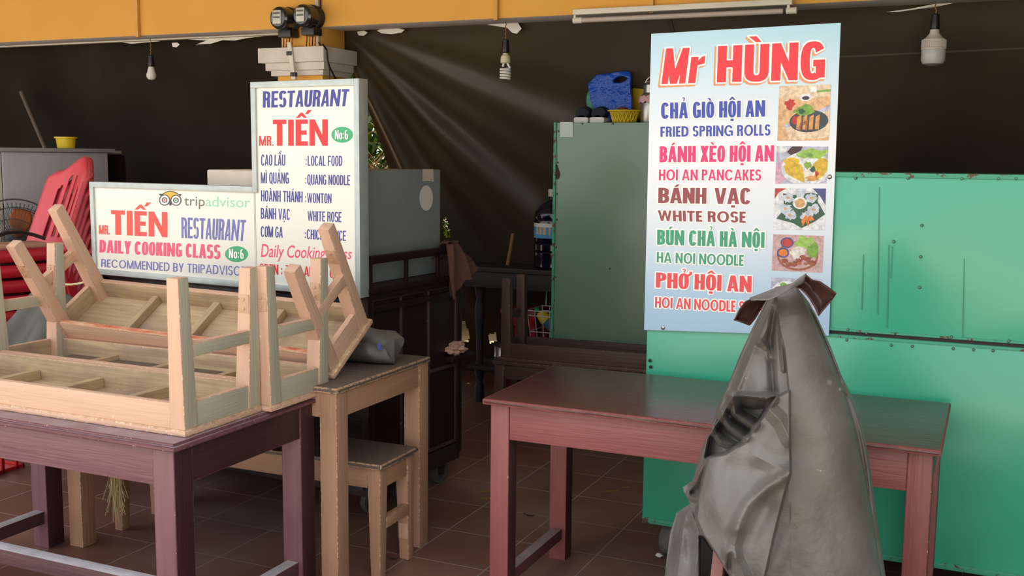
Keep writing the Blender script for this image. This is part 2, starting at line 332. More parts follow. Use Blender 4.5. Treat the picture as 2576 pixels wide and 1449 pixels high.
mb = MB(); leaves(mb, 3200, ((-7.2, 8.8, .1), (-3.6, 10.4, 2.7)), (.3, .6), (.018, .05), 3, mats=3)
tag(obj('garden_bush', mb, LEAFM), 'bright green bush glimpsed outside through the gap beside the tarpaulin', 'bush', kind='stuff')
mb = MB(); leaves(mb, 420, ((-5.4, 7.15, .5), (-3.9, 7.5, 1.95)), (.35, .8), (.004, .013), 5, .7, 3)
tag(obj('dry_palm_frond', mb, STRAWM), 'dry straw coloured palm fronds hanging outside between column and tarpaulin', 'palm', kind='stuff')

# ------------------------------------------------------------------ wooden tables and benches
def wear(n, rgb, chip, t=.5): return M('rubbed_edge_'+n, rgb, rough=.7, chips=chip, camt=t, cscale=70, var=tuple(int(v*.8) for v in rgb), vf=.8, scale=(40, 40, 40))
WT, WT2, WP, WR, WB, WD, WTOP = wear('tan', (210, 170, 142), (226, 196, 162), .55), wear('dull_tan', (170, 132, 106), (206, 176, 142), .52), wear('purple', (112, 68, 74), (196, 150, 142), .62), wear('red', (142, 74, 72), (216, 180, 150), .64), wear('brown', (96, 68, 56), (150, 122, 104), .56), wear('dark', (52, 34, 32), (140, 128, 122), .56), wear('worn_top', (120, 104, 88), (186, 150, 116), .45)
def fm(main, under=None, rim=None, w=WT): return [main, under or main, rim or main, w]
def table(name, label, loc, w, d, T, wood_, top, lower, leg, apr, over, steps=False, strz=(.09, .13), side=True, front=False, rotz=0, w3=WT, wtop=None, dk=None):
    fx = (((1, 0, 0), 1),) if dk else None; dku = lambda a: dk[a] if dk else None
    t = thing(name, label, 'table', loc, rotz)
    mb = MB(3)
    if steps:
        mb.box((-.002, -.002, T-.022), (w+.002, d+.002, T-.008), .005).box((.012, .012, T-.010), (w-.012, d-.012, T), .003)
    else: mb.box((0, 0, T-.02), (w, d, T), .006)
    obj('table_top', mb, fm(top['x'], w=wtop or w3), t)
    xs = (over, w-over-leg); ys = (over, d-over-leg); T2 = T-.0195
    for x in xs:
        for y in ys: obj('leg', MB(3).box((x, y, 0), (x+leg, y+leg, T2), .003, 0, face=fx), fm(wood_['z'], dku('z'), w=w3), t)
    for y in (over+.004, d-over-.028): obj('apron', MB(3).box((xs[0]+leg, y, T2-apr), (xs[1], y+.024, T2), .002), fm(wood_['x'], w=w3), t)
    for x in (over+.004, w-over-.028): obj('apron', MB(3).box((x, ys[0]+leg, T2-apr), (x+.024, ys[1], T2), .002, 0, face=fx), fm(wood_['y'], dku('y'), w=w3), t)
    for x in (xs[0]+leg*.2, xs[1]+leg*.2):
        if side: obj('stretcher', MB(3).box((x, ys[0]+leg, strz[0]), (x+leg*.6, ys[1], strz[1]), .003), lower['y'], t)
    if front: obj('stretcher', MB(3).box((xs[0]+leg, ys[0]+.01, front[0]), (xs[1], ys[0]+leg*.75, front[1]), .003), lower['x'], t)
    return t
table('wooden_table', 'long dark red wooden table standing in front of the teal green cart', (-1.53, 3.153, 0), 1.435, .65, .75, REDP, REDTOP, REDD, .068, .118, .022, w3=WR, dk=REDSHADE, strz=(.085, .128))
table('wooden_table', 'purple brown wooden table with moulded top carrying two upturned tan benches', (-3.42, 2.312, 0), 1.318, .725, .726, PURP, PURPT, PURPD, .08, .115, .014, steps=True, strz=(.1, .15), front=(.235, .285), w3=WP, dk=PURPSHADE)
table('wooden_table', 'tan wooden table with grey worn top standing between purple table and dark cart', (-3.29, 3.0, 0), 1.285, .665, .765, TAN2, DARKTOP, TAN2, .07, .09, .008, side=False, w3=WT2, wtop=WTOP)

PLATE = M('painted_metal_plate', (196, 158, 128), rough=.5, chips=(120, 80, 56), camt=.62, cscale=40)
def bench(label, mtx, L, Wd, H, wd, under, top, legw=(.058, .044), battens=True, plates=(), group='tan wooden benches', rim=None, splay=0, apr=.078, spy=0, sidelit=False, i=.012, w3=WT):
    """origin: seat corner; seat at local z=H, x along the length, y across"""
    t = thing('wooden_bench', label, 'bench', mtx=mtx, group=group)
    fe = (((-1, 0, 0), 1),) if sidelit else None; fu = lambda a: SIDELIT[a] if sidelit else None
    obj('seat', MB(3).box((0, 0, H-.02), (L, Wd, H), .005, 0, face=(((0, 0, -1), 1),)), fm(top['x'], under['x'], w=w3 if top is wd else WTOP), t)
    w1, w0 = legw; zt = H-.0195
    for x, sx in ((i+w1/2, -1), (L-i-w1/2, 1)):
        for y, sy in ((i+w1/2, -1), (Wd-i-w1/2, 1)):
            lg = obj('leg', MB(3).leg(x, y, 0, zt, w0, w1, .003, dx=sx*(w1-w0)*.3+sx*splay, dy=sy*(w1-w0)*.3+sy*spy, face=fe), fm(wd['z'], fu('z'), w=w3), t)
            if (sx, sy) in plates:
                xx = x+sx*.75*(w1-w0)*.3; yy = y+sy*.75*((w1-w0)*.3+spy)-(w0+(w1-w0)*.25)/2; b_ = MB().box((xx-.02, yy-.0022, .085), (xx+.02, yy+.004, .145), .0012)
                for zz in (.1, .13): b_.lathe([(0, 0), (.005, 0), (.005, .003), (0, .004)], 10, 0, Matrix.Translation((xx, yy-.002, zz)) @ Matrix.Rotation(R(90), 4, 'X'))
                obj('bracket', b_, PLATE, lg)
    for y, n in ((i+.004, (0, 1, 0)), (Wd-i-.026, (0, -1, 0))):
        fc = [(n, 1)]
        if rim and n[1] > 0: fc.append(((0, 0, -1), 2))
        obj('apron', MB(3).box((i+w1, y, zt-apr), (L-i-w1, y+.022, zt), .002, 0, face=fc), fm(wd['x'], under['x'], RUST, w3), t)
    for x, n in ((i+.004, (1, 0, 0)), (L-i-.026, (-1, 0, 0))):
        obj('apron', MB(3).box((x, i+w1, zt-apr), (x+.022, Wd-i-w1, zt), .002, 0, face=((n, 1),)+((((-1, 0, 0), 2),) if sidelit and n[0] > 0 else ())), fm(wd['y'], under['y'], fu('y'), w3), t)
        obj('stretcher', MB(3).box((x-.002, i+w1*.8, H*.42), (x+.026, Wd-i-w1*.8, H*.42+.042), .003, 0, face=fe), fm(wd['y'], fu('y'), w=w3), t)
    if battens:
        for k in range(3):
            x = L*(.27+.23*k); obj('batten', MB().box((x, i+.027, zt-.036), (x+.03, Wd-i-.027, zt+.0), .002), fm(under['y'], w=w3), t)
    return t
def upturned(corner, yaw, L, Wd, H, tilt=0, roll=0):
    """seat lies at the bottom; corner = front right corner of the seat seen from the street"""
    T0 = Matrix.Translation((0, 0, H)) @ Matrix.Rotation(R(180), 4, 'Y')           # flip about y: x -> -x
    return Matrix.Translation(corner) @ Matrix.Rotation(R(yaw), 4, 'Z') @ Matrix.Rotation(R(roll), 4, 'Y') @ Matrix.Rotation(R(tilt), 4, 'X') @ T0
bench('tan bench upturned on the purple table, the front one of the pair', upturned((-2.13, 2.392, .7265), 0, 1.3, .362, .472), 1.3, .362, .472, TAN, RAW, TAN, spy=.011, i=.003, sidelit=True, plates=((-1, 1),))
bench('tan bench upturned on the purple table, behind the front one of the pair', upturned((-2.095, 2.757, .7265), 0, 1.3, .335, .475), 1.3, .335, .475, TAN, RAW, TAN, spy=.012, i=.003, sidelit=True, plates=((-1, 1), (1, 1), (-1, -1)))
bench('tan bench upturned and tipped up on a canvas roll, with a chipped orange rail', upturned((-2.093, 3.119, .767), 1.75, 1.31, .315, .466, 31.9, 1.47), 1.31, .315, .466, TAN, RAW, TAN, plates=((-1, 1), (1, -1)), rim=True)
bench('tan bench standing upright on the floor under the tan table', Matrix.Translation((-3.27, 3.205, 0)) @ Matrix.Rotation(R(1), 4, 'Z'), 1.3, .285, .44, TAN2, TAN2, DARKTOP, w3=WT2, legw=(.056, .04), battens=False, plates=((1, 1),))
bench('brown bench standing upright against the sage cabinet, another bench upturned on it', Matrix.Translation((-2.45, 5.17, 0)) @ Matrix.Rotation(R(3), 4, 'Z'), 1.25, .30, .45, BROWN, BROWN, BROWN, w3=WB, legw=(.058, .045), battens=False, splay=.02, group='brown wooden benches')
bench('brown bench turned upside down on top of another brown bench', upturned((-1.17, 5.24, .451), 3, 1.25, .30, .45), 1.25, .30, .45, BROWN, BROWN, BROWN, w3=WB, legw=(.058, .045), battens=False, group='brown wooden benches')

# ------------------------------------------------------------------ lettering
RN = 2.6
def superpt(cx, cy, rx, ry, a, n=None):
    n = n or RN
    c, s = math.cos(a), math.sin(a)
    return (cx+rx*math.copysign(abs(c)**(2/n), c), cy+ry*math.copysign(abs(s)**(2/n), s))
def ring(x0, x1, y0, y1, t, b, a0, a1, n=None, k=28):
    cx, cy, rx, ry = (x0+x1)/2, (y0+y1)/2, (x1-x0)/2, (y1-y0)/2; P = []
    for i in range(k):
        A, B = R(a0+(a1-a0)*i/k), R(a0+(a1-a0)*(i+1)/k)
        P.append([superpt(cx, cy, rx, ry, A, n), superpt(cx, cy, rx, ry, B, n), superpt(cx, cy, rx-t, ry-b, B, n), superpt(cx, cy, rx-t, ry-b, A, n)])
    return P
def rect(x0, y0, x1, y1): return [[(x0, y0), (x1, y0), (x1, y1), (x0, y1)]]
def para(bx0, bx1, tx0, tx1, y0=0, y1=1): return [[(bx0, y0), (bx1, y0), (tx1, y1), (tx0, y1)]]
def glyph(c, w, t, b):
    """heavy condensed capital, unit height; returns polygons and width"""
    st = rect(0, 0, t, 1)
    if c in 'I1': return st, t
    if c == 'L': return st+rect(0, 0, w*.86, b), w*.86
    if c == 'T': return rect(w/2-t/2, 0, w/2+t/2, 1)+rect(0, 1-b, w, 1), w
    if c == 'E': return st+rect(0, 0, w*.9, b)+rect(0, .5-b/2, w*.82, .5+b/2)+rect(0, 1-b, w*.9, 1), w*.9
    if c == 'F': return st+rect(0, .46-b/2, w*.8, .46+b/2)+rect(0, 1-b, w*.88, 1), w*.88
    if c == 'H': return st+rect(w-t, 0, w, 1)+rect(0, .5-b/2, w, .5+b/2), w
    if c == 'N': w = max(w, t*2+.12)*1.08; return st+rect(w-t, 0, w, 1)+para(w-t*.95, w-t*.05, t*.05, t*.95), w
    if c == 'M':
        w = w*1.32; u = t*.86; return rect(0, 0, u, 1)+rect(w-u, 0, w, 1)+para(w/2-u*.55, w/2+u*.55, 0, u*1.1)+para(w/2-u*.55, w/2+u*.55, w-u*1.1, w), w
    if c == 'A': w = w*1.1; return para(0, t*.9, w/2-t*.55, w/2+t*.25)+para(w-t*.9, w, w/2-t*.25, w/2+t*.55)+rect(w*.22, .2, w*.78, .2+b*.85), w
    if c == 'V': w = w*1.1; return para(w/2-t*.55, w/2+t*.25, 0, t*.9)+para(w/2-t*.25, w/2+t*.55, w-t*.9, w), w
    if c == 'W': w = w*1.6; u = t*.8; return para(w*.28-u*.5, w*.28+u*.4, 0, u)+para(w*.28-u*.4, w*.28+u*.5, w*.5-u*.5, w*.5+u*.4)+para(w*.72-u*.5, w*.72+u*.4, w*.5-u*.4, w*.5+u*.5)+para(w*.72-u*.4, w*.72+u*.5, w-u, w), w
    if c == 'X': w = w*1.05; return para(0, t*1.05, w-t*1.05, w)+para(w-t*1.05, w, 0, t*1.05), w
    if c == 'Y': w = w*1.05; return rect(w/2-t/2, 0, w/2+t/2, .45)+para(w/2-t/2, w/2+t*.4, 0, t, .36, 1)+para(w/2-t*.4, w/2+t/2, w-t, w, .36, 1), w
    if c == 'K': return st+para(t*.6, t*1.5, w-t, w, .38, 1)+para(w-t*.95, w*1.04, t*.9, t*1.9, 0, .62), w*1.04
    if c in 'O0': return ring(0, w, -.01, 1.01, t, b*.9, 0, 360), w
    if c == 'Q': return ring(0, w, -.01, 1.01, t, b*.9, 0, 360)+para(w*.82, w*1.12, w*.5, w*.75, -.1, .22), w
    if c == 'C': return ring(0, w, -.01, 1.01, t, b*.9, 32, 328), w
    if c == 'G': return ring(0, w, -.01, 1.01, t, b*.9, 32, 300)+rect(w-t, .05, w, .5)+rect(w*.52, .5-b*.8, w, .52), w
    if c == 'U': return ring(0, w, -.01, .6, t, b*.9, 180, 360)+rect(0, .29, t, 1)+rect(w-t, .29, w, 1), w
    if c == 'D': return st+ring(-w*.6, w, 0, 1, t, b*.95, -90, 90, 3), w
    if c in 'PRB':
        lo = .44; p = st+ring(-w*.6, w*(.97 if c == 'B' else 1), lo, 1, t, b*.85, -90, 90, 3)
        if c == 'P': return p, w
        if c == 'B': return p+ring(-w*.6, w, 0, .56, t, b*.85, -90, 90, 3), w
        return p+para(w-t*1.0, w*1.03, w-t*1.25, w-t*.2, 0, .5), w*1.03
    if c == 'S':
        m = .52; return ring(0, w, m-b*.5, 1.01, t, b*.9, 20, 262)+ring(0, w, -.01, m+b*.5, t, b*.9, -160, 82), w
    if c == '6': return ring(0, w, -.01, .6, t, b*.8, 0, 360)+ring(0, w, -.01, 1.01, t, b*.8, 60, 200), w
    if c == '7': return rect(0, 1-b, w, 1)+para(w*.2, w*.2+t*1.1, w-t*1.1, w), w
    if c == 'o': return ring(0, w, -.01, .72, t, b*.8, 0, 360), w
    if c == 'r': return rect(0, 0, t, .74)+[[(t, .5), (t, .62), (t*1.5, .74), (w*.78, .76), (w*.78, .54)]], w*.78
    if c == ':': return rect(0, .08, t*.75, .24)+rect(0, .52, t*.75, .68), t*.75+.08
    if c == '.': return rect(0, 0, t*.8, .14), t*.8
    return [], w*.55
GEO = dict(I=.2, E=.5, F=.5, L=.5, S=.58, P=.56, R=.58, B=.58, T=.56, Y=.6, A=.7, V=.66, N=.66, H=.64, U=.62, D=.7, M=.62, O=.88, C=.84, G=.86, K=.6, W=.62)
def heavy(text, w=.42, t=.15, b=.14, sp=.055, space=.22, wm={}, rn=2.6):
    global RN
    RN = rn; w_ = w
    x = 0; P = []
    for ch in text:
        if ch == ' ': x += space; continue
        d = unicodedata.normalize('NFD', ch); w = wm.get(d[0], w_); g, gw = glyph(d[0], w, t, b); cx = x+gw/2
        P += [[(px+x, py) for px, py in q] for q in g]
        up = 1.06; circ = '\u0302' in d
        for a in d[1:]:
            if a == '\u0302': P += [[(cx-w*.42, up), (cx-w*.18, up), (cx+w*.06, up+.11), (cx-w*.08, up+.2)], [(cx+w*.42, up), (cx+w*.18, up), (cx-w*.06, up+.11), (cx+w*.08, up+.2)], [(cx-w*.08, up+.2), (cx+w*.08, up+.2), (cx+w*.08, up+.11), (cx-w*.08, up+.11)]]
            ox, oy = (w*.42, .14) if circ else (0, 0)
            if a == '\u0301': P += [[(cx+ox-w*.16, up+oy), (cx+ox+w*.06, up+oy), (cx+ox+w*.36, up+oy+.16), (cx+ox+w*.04, up+oy+.16)]]
            if a == '\u0300': P += [[(cx+ox+w*.16, up+oy), (cx+ox-w*.06, up+oy), (cx+ox-w*.36, up+oy+.16), (cx+ox-w*.04, up+oy+.16)]]
            if a == '\u0309': P += [[(px, py) for px, py in q] for q in ring(cx-w*.17+ox, cx+w*.2+ox, up+.07+oy, up+.25+oy, w*.12, .05, -80, 170, 2, 12)]+rect(cx-w*.02+ox, up+oy-.01, cx+w*.1+ox, up+.1+oy)
            if a == '\u0323': P += rect(cx-t*.45, -.22, cx+t*.45, -.08)
            if a == '\u031b': P += [[(x+gw-t*.9, .86), (x+gw-t*.1, .8), (x+gw+t*.75, .98), (x+gw+t*.7, 1.14), (x+gw+t*.15, 1.14), (x+gw+t*.1, 1.0)]]
        x += gw+sp
    return P
_h = {}
def plain(text, fat=0.0, shear=0.0):
    """built-in round sans outline turned into triangles"""
    c = bpy.data.curves.new('letters', 'FONT'); c.body = text; c.resolution_u = 4; c.fill_mode = 'FRONT'; c.offset = fat; c.shear = shear
    o = bpy.data.objects.new('letters', c); COL.objects.link(o); dg = bpy.context.evaluated_depsgraph_get(); dg.update()
    me = bpy.data.meshes.new_from_object(o.evaluated_get(dg)); bpy.data.objects.remove(o); bpy.data.curves.remove(c)
    P = [[(me.vertices[i].co.x, me.vertices[i].co.y) for i in p.vertices] for p in me.polygons]; bpy.data.meshes.remove(me)
    return P
class Panel:
    """a flat sheet: lettering is laid a hair in front of it"""
    def __init__(s, P0, n): s.P0 = Vector(P0); s.n = Vector(n).normalized()
    def at(s, x, y, k=0): return onplane(x, y, s.P0+s.n*(.0006+.0008*k), s.n)
def grow(pts, r):
    """outline of a small polygon widened by r on every side"""
    P = sorted((x+r*math.cos(a), y+r*math.sin(a)) for x, y in pts for a in [2*math.pi*i/10 for i in range(10)]); H = []
    for seq in (P, P[::-1]):
        h = []
        for p in seq:
            while len(h) > 1 and (h[-1][0]-h[-2][0])*(p[1]-h[-2][1])-(h[-1][1]-h[-2][1])*(p[0]-h[-2][0]) <= 0: h.pop()
            h.append(p)
        H += h[:-1]
    return H
def write(mb, pan, polys, quad, k=0, mat=0, cap=1.0, halo=0, shift=(0, 0), rng=None):
    """quad: top-left, top-right, bottom-left, bottom-right of the run of capitals"""
    xs = [p[0] for q in polys for p in q]; x0, x1 = rng or (min(xs), max(xs)); TL, TR, BL, BR = quad
    for n, q in enumerate(polys):
        pts = []
        for x, y in q:
            u = (x-x0)/(x1-x0); v = y/cap
            pts.append(((BL[0]+(BR[0]-BL[0])*u)*(1-v)+(TL[0]+(TR[0]-TL[0])*u)*v+shift[0], (BL[1]+(BR[1]-BL[1])*u)*(1-v)+(TL[1]+(TR[1]-TL[1])*u)*v+shift[1]))
        if halo: pts = grow(pts, halo)
        mb.mesh([pan.at(X, Y, k+(n % 64)*.011 if rng is None else k) for X, Y in pts], [tuple(range(len(pts)))], mat)
def blob(mb, pan, pts, k, mat=0): mb.poly([pan.at(x, y, k) for x, y in pts], mat)
def oval(cx, cy, rx, ry, n=28, rot=0): return [(cx+rx*math.cos(a)*math.cos(rot)-ry*math.sin(a)*math.sin(rot), cy+rx*math.cos(a)*math.sin(rot)+ry*math.sin(a)*math.cos(rot)) for a in [2*math.pi*i/n for i in range(n)]]
def annulus(mb, pan, c, r0, r1, k, mat=0):
    n = 28; A = oval(*c, r0, r0, n); B = oval(*c, r1, r1, n); mb.mesh([pan.at(x, y, k) for x, y in A+B], [(i, (i+1) % n, n+(i+1) % n, n+i) for i in range(n)], mat)
CAPF = .729   # cap height of the built-in face, measured in its own units
def capheight():
    q = plain('H'); return max(p[1] for t in q for p in t)
CAPF = capheight()

# ------------------------------------------------------------------ the L-shaped sign on the dark cart
CYAW = R(-5.0); FD = Vector((math.cos(CYAW), math.sin(CYAW), 0)); DD = Vector((-math.sin(CYAW), math.cos(CYAW), 0)); CC = Vector((-2.352, 3.757, 0))
def cl(u, d, z): return CC+FD*u+DD*d+Vector((0, 0, z))     # cart coordinates: u along its front, d to the back
sg = thing('shop_sign', 'L-shaped white sign with grey metal frame leaning upright on the dark wooden cart', 'sign', cl(-.8, -.06, 1.0), CYAW)
pan = Panel(cl(0, -.075, 0), -DD)
def sx(px, py): return (onplane(px, py, pan.P0, pan.n)-CC).dot(FD)
def sz(px, py): return onplane(px, py, pan.P0, pan.n).z
U = (sx(232, 560), sx(637, 400), sx(908, 460)); Zt, Za = sz(770, 202), sz(435, 463); Zl, Zm, Zr = sz(240, 690), sz(640, 727), sz(905, 738)
ZB = (Zl+Zm+Zr)/3-.004
def lbox(mb, u0, u1, d0, d1, z0, z1, bev=.002, mat=0):
    q = lambda z: [cl(u0, d0, z), cl(u1, d0, z), cl(u1, d1, z), cl(u0, d1, z)]
    return mb.hexa(q(z0), q(z1), bev, mat)
fr = .026
mb = MB(); lbox(mb, U[0]+.006, U[1]+.01, -.075, -.03, ZB+.006, Za-.006, .001); lbox(mb, U[1]+.004, U[2]-.006, -.075, -.03, ZB+.006, Zt-.006, .001)
obj('sign_face', mb, SIGNW, sg, world=True)
mb = MB()
for a in ((U[0], U[0]+fr, ZB, Za), (U[0]+fr, U[2]-fr, ZB, ZB+fr), (U[2]-fr, U[2], ZB, Zt), (U[1], U[2]-fr, Zt-fr, Zt), (U[1], U[1]+fr, Za-fr, Zt-fr), (U[0]+fr, U[1], Za-fr, Za)):
    lbox(mb, a[0], a[1], -.085, -.025, a[2], a[3], .002)
lbox(mb, U[1]-.001, U[1]+.0015, -.0762, -.07, ZB+fr, Za-fr, 0)
obj('frame', mb, ALU, sg, world=True)
Z = lambda a, b, c, d: (a, b, c, d)
def line(nm, text, TL, TR, BL, BR, m, hv=True, **k):
    mb = MB(); polys = heavy(text, **k.pop('g', {})) if hv else plain(text, k.pop('fat', 0), k.pop('shear', 0)); xs = [p[0] for q in polys for p in q]; write(mb, pan, polys, (TL, TR, BL, BR), cap=1 if hv else k.pop('cap', CAPF), rng=None if hv else (min(xs), max(xs)), **k)
    return obj(nm, mb, m, sg, world=True)
thin = dict(t=.135, b=.115, w=.42, sp=.06); 
line('lettering', 'RESTAURANT', (661.4, 229.7), (879.2, 223.9), (661, 270.7), (873.6, 267), INDIGO, g=dict(t=.175, b=.15, w=.45, wm=dict(N=.54)))
line('lettering', 'TIẾN', (686.3, 301.1), (824.6, 300.1), (686.7, 366.7), (824.6, 366.7), REDL, g=dict(t=.215, b=.17, w=.52, sp=.07, wm=dict(N=.66)))
line('lettering', 'MR.', (652.1, 341.5), (688, 341.5), (651.7, 366.7), (688, 366.7), REDL, g=dict(t=.15, b=.14, sp=.1, wm=dict(M=.5)))
for q in ((860.8, 339, 27.3, 20.1), (595.2, 639.2, 29, 20)):
    mb = MB(); blob(mb, pan, oval(*q), 0); obj('green_oval', mb, GREENL, sg, world=True)
n6 = heavy('No:6', t=.16, b=.14, w=.42)
for q in (((842.6, 327), (875.7, 327.4), (842.6, 350.2), (875.7, 350.6)), ((575.7, 626), (613.8, 627.4), (575.7, 648.7), (613.4, 651.2))):
    mb = MB(); write(mb, pan, n6, q, 2); obj('lettering', mb, PWHITE, sg, world=True)
for s, q in (('CAO LẦU', ((656.9, 388.7), (717.7, 389), (656.4, 416.6), (717.3, 416.6))), (':LOCAL FOOD', ((769, 392.2), (861.2, 391.8), (769, 417), (860.8, 417.5))), ('MÌ QUẢNG', ((656, 433.6), (726.6, 434.2), (656, 461), (726.6, 462))), (':QUANG NOODLE', ((768, 438.8), (880.9, 440.5), (768, 464), (880.5, 466.1))),
             ('HOÀNH THÁNH', ((656.6, 478.4), (761.1, 481.6), (656.6, 506.4), (760.7, 509))), (':WONTON', ((767.7, 485.6), (834.1, 487), (767.7, 510), (833.7, 511.6))), ('BÁNH VẠC', ((656, 523), (729, 525.6), (656, 550.4), (728.7, 553.4))), ('WHITE ROSE', ((773.7, 530.6), (859.1, 533.6), (773.7, 555.5), (858.7, 559))),
             ('CƠM GA', ((656, 569), (711.5, 571), (656, 595.7), (711, 598))), (':CHICKEN RICE', ((766.7, 576.7), (870.5, 580.7), (766.7, 601), (870, 606)))):
    line('lettering', s, *q, INDIGO, g=thin)
line('lettering', 'Daily Cooking Class', (654, 613.7), (885, 625), (656, 646), (885, 652), PINKL, hv=False, fat=.006, shear=.28)
line('lettering', 'OPEN : 7.00 AM TO 00', (653, 663), (852, 675), (653, 689), (852, 699.5), REDL, g=thin)
line('lettering', 'trip', (463.3, 500), (515, 501.5), (463.3, 516.6), (515, 518.7), GREYL, hv=False, cap=CAPF*.69)
line('lettering', 'advisor', (516.5, 501.5), (629, 504.2), (516.5, 518.7), (629, 522.4), PALEG, hv=False, cap=CAPF*.69)
line('lettering', 'TIẾN', (279.2, 528.6), (421.3, 533.6), (280, 590.1), (421.3, 597), REDO, g=dict(t=.215, b=.17, w=.52, sp=.07, wm=dict(N=.66)))
line('lettering', 'MR.', (248.6, 565.7), (276, 566.7), (249, 589), (276, 590), REDO, g=dict(t=.16, b=.15, sp=.07))
line('lettering', 'RESTAURANT', (456, 546.6), (619.2, 553.5), (456.5, 598.4), (614.4, 606.7), INDIGO2, g=dict(t=.16, b=.12, wm=dict(N=.52)))
line('lettering', 'DAILY COOKING CLASS', (250.6, 603.6), (554.4, 616), (250, 635), (553.8, 652), PINKL, g=dict(t=.195, b=.16, w=.45))
line('lettering', 'RECOMMENDED BY TRIPADVISOR', (254.8, 651.6), (619.6, 671), (254.4, 671.5), (619.6, 694.7), INDIGO2, g=dict(t=.155, b=.13, sp=.11, space=.34, wm=GEO, rn=2.05))
mb = MB()
for i, c in enumerate(((413.6, 503.2), (442.2, 503.8))):
    blob(mb, pan, oval(*c, 13.6, 13.6), 0, 1); annulus(mb, pan, c, 11.6, 13.8, 2, 0); annulus(mb, pan, c, 4.7, 7.0, 2, 0); blob(mb, pan, oval(*c, 2.5, 2.5), 2, 3+i)
blob(mb, pan, [(408, 488), (414, 484), (421, 481.6), (428, 481), (436, 482), (444, 485), (449, 488.5), (441, 490), (434, 493), (428, 499.5), (422, 493), (415, 489.5)], 1, 2)
blob(mb, pan, [(399, 487.5), (409, 487.3), (414, 484), (421, 481.2), (428, 480.4), (436, 481.4), (445, 484.8), (448, 488), (457, 488.2), (453, 494), (450, 490.5), (446, 488.6), (443, 486.4), (436, 483.4), (428, 482.4), (421, 483.2), (415, 486), (411, 489), (405, 494.5)], 1.5, 0)
blob(mb, pan, [(423, 511), (428, 503), (433, 511), (428, 518)], 2.5, 0)
obj('owl_emblem', mb, [OWLK, PWHITE, OWLY, REDO, GREENL], sg, world=True)

# ------------------------------------------------------------------ dark wooden cart
ct = thing('food_cart', 'dark brown wooden food cart on castors with a low rail, behind the tan table', 'cart', cl(-.8, 0, 0), CYAW)
DT = {'x': DARK['x'], 'z': DARK['z']}
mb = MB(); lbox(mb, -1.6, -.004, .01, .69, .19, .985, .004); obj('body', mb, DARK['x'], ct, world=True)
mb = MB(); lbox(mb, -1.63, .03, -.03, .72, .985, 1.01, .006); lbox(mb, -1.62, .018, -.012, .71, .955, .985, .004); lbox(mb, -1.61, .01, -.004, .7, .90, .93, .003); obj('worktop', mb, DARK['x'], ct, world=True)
for u, d in ((.0, 0), (.0, .7), (-1.6, 0), (-1.6, .7)):
    mb = MB(); lbox(mb, u-.025, u+.012, d-.018, d+.018, .14, 1.125 if d < .1 else 1.14, .004); obj('post', mb, DARK['z'], ct, world=True)
mb = MB(); lbox(mb, -.02, .01, .01, .7, 1.105, 1.14, .005)
for d in (.28, .53): lbox(mb, -.012, .004, d-.008, d+.008, 1.0, 1.11, .003)
obj('rail', mb, DARK['y'], ct, world=True)
mb = MB()
for d in (.025, .235, .45, .68): lbox(mb, -.006, .004, d-.006, d+.006, .2, .95, .002)
for z in (.205, .575, .955): lbox(mb, -.006, .005, .02, .69, z-.008, z+.008, .002)
obj('side_moulding', mb, M('worn_moulding_edge', (78, 58, 54), rough=.4, chips=(150, 140, 135), camt=.66, cscale=16), ct, world=True)
mb = MB(); lbox(mb, -.02, .05, .58, .78, .6, .625, .006); obj('ledge', mb, DARK['y'], ct, world=True)
mb = MB(); lbox(mb, -1.6, .006, -.01, .71, .11, .19, .004); obj('base_rail', mb, M('scuffed_black_rail', (46, 38, 36), rough=.5, chips=(120, 112, 106), camt=.64, cscale=(4, 30, 30)), ct, world=True)
def castor(parent, c, ang, r=.05, w=.03, mat=RUBBER, top=.12):
    m = Matrix.Translation(c) @ Matrix.Rotation(ang, 4, 'Z')
    k = obj('castor', MB().box((-.03, -w, r*2), (.03, w, top), .003).box((-.012, -w*.9, r*.8), (.02, -w*.7, r*2.02), .002).box((-.012, w*.7, r*.8), (.02, w*.9, r*2.02), .002), DARKER, parent, world=True, mtx=m)
    obj('wheel', MB().lathe([(0, -w*.5), (r*.35, -w*.62), (r*.5, -w*.4), (r*.72, -w*.4), (r*.78, -w*.62), (r*.94, -w*.6), (r, -w*.35), (r, w*.35), (r*.94, w*.6), (r*.78, w*.62), (r*.72, w*.4), (r*.5, w*.4), (r*.35, w*.62), (0, w*.5)], 28, 0, m @ Matrix.Translation((0, 0, r)) @ Matrix.Rotation(R(90), 4, 'X')), mat, k, world=True)
for u, d in ((-.06, .62), (-.06, .1), (-1.5, .62), (-1.5, .1)): castor(ct, cl(u, d, 0), CYAW+R(70), .055, .03, RUBBER, .112)
# metal case, white box, towel and rag on the cart
gc = thing('metal_case', 'tall grey steel case with torn white stickers standing on the dark cart', 'case', cl(-.35, .35, 1.011), CYAW)
mb = MB(); lbox(mb, -.62, -.075, .085, .66, 1.011, 1.492, .004); obj('body', mb, STEEL, gc, world=True)
mb = MB(); lbox(mb, -.62, -.07, .07, .088, 1.011, 1.49, .002); obj('door', mb, M('bare_zinc', (170, 178, 180), rough=.4, metal=.3), gc, world=True)
gp = Panel(cl(-.075, 0, 0), FD)
mb = MB(); blob(mb, gp, oval(1072, 498, 17, 32, 30), 1); obj('sticker', mb, M('white_paper', (206, 202, 196), rough=.8, chips=(150, 146, 140), camt=.66, cscale=40), gc, world=True)
mb = MB(); blob(mb, gp, [(1063, 425.5), (1090, 425.5), (1091, 457), (1077, 455), (1063, 456)], 1); obj('sticker', mb, M('torn_label', (196, 180, 170), rough=.8, chips=(96, 110, 130), camt=.6, cscale=45), gc, world=True)
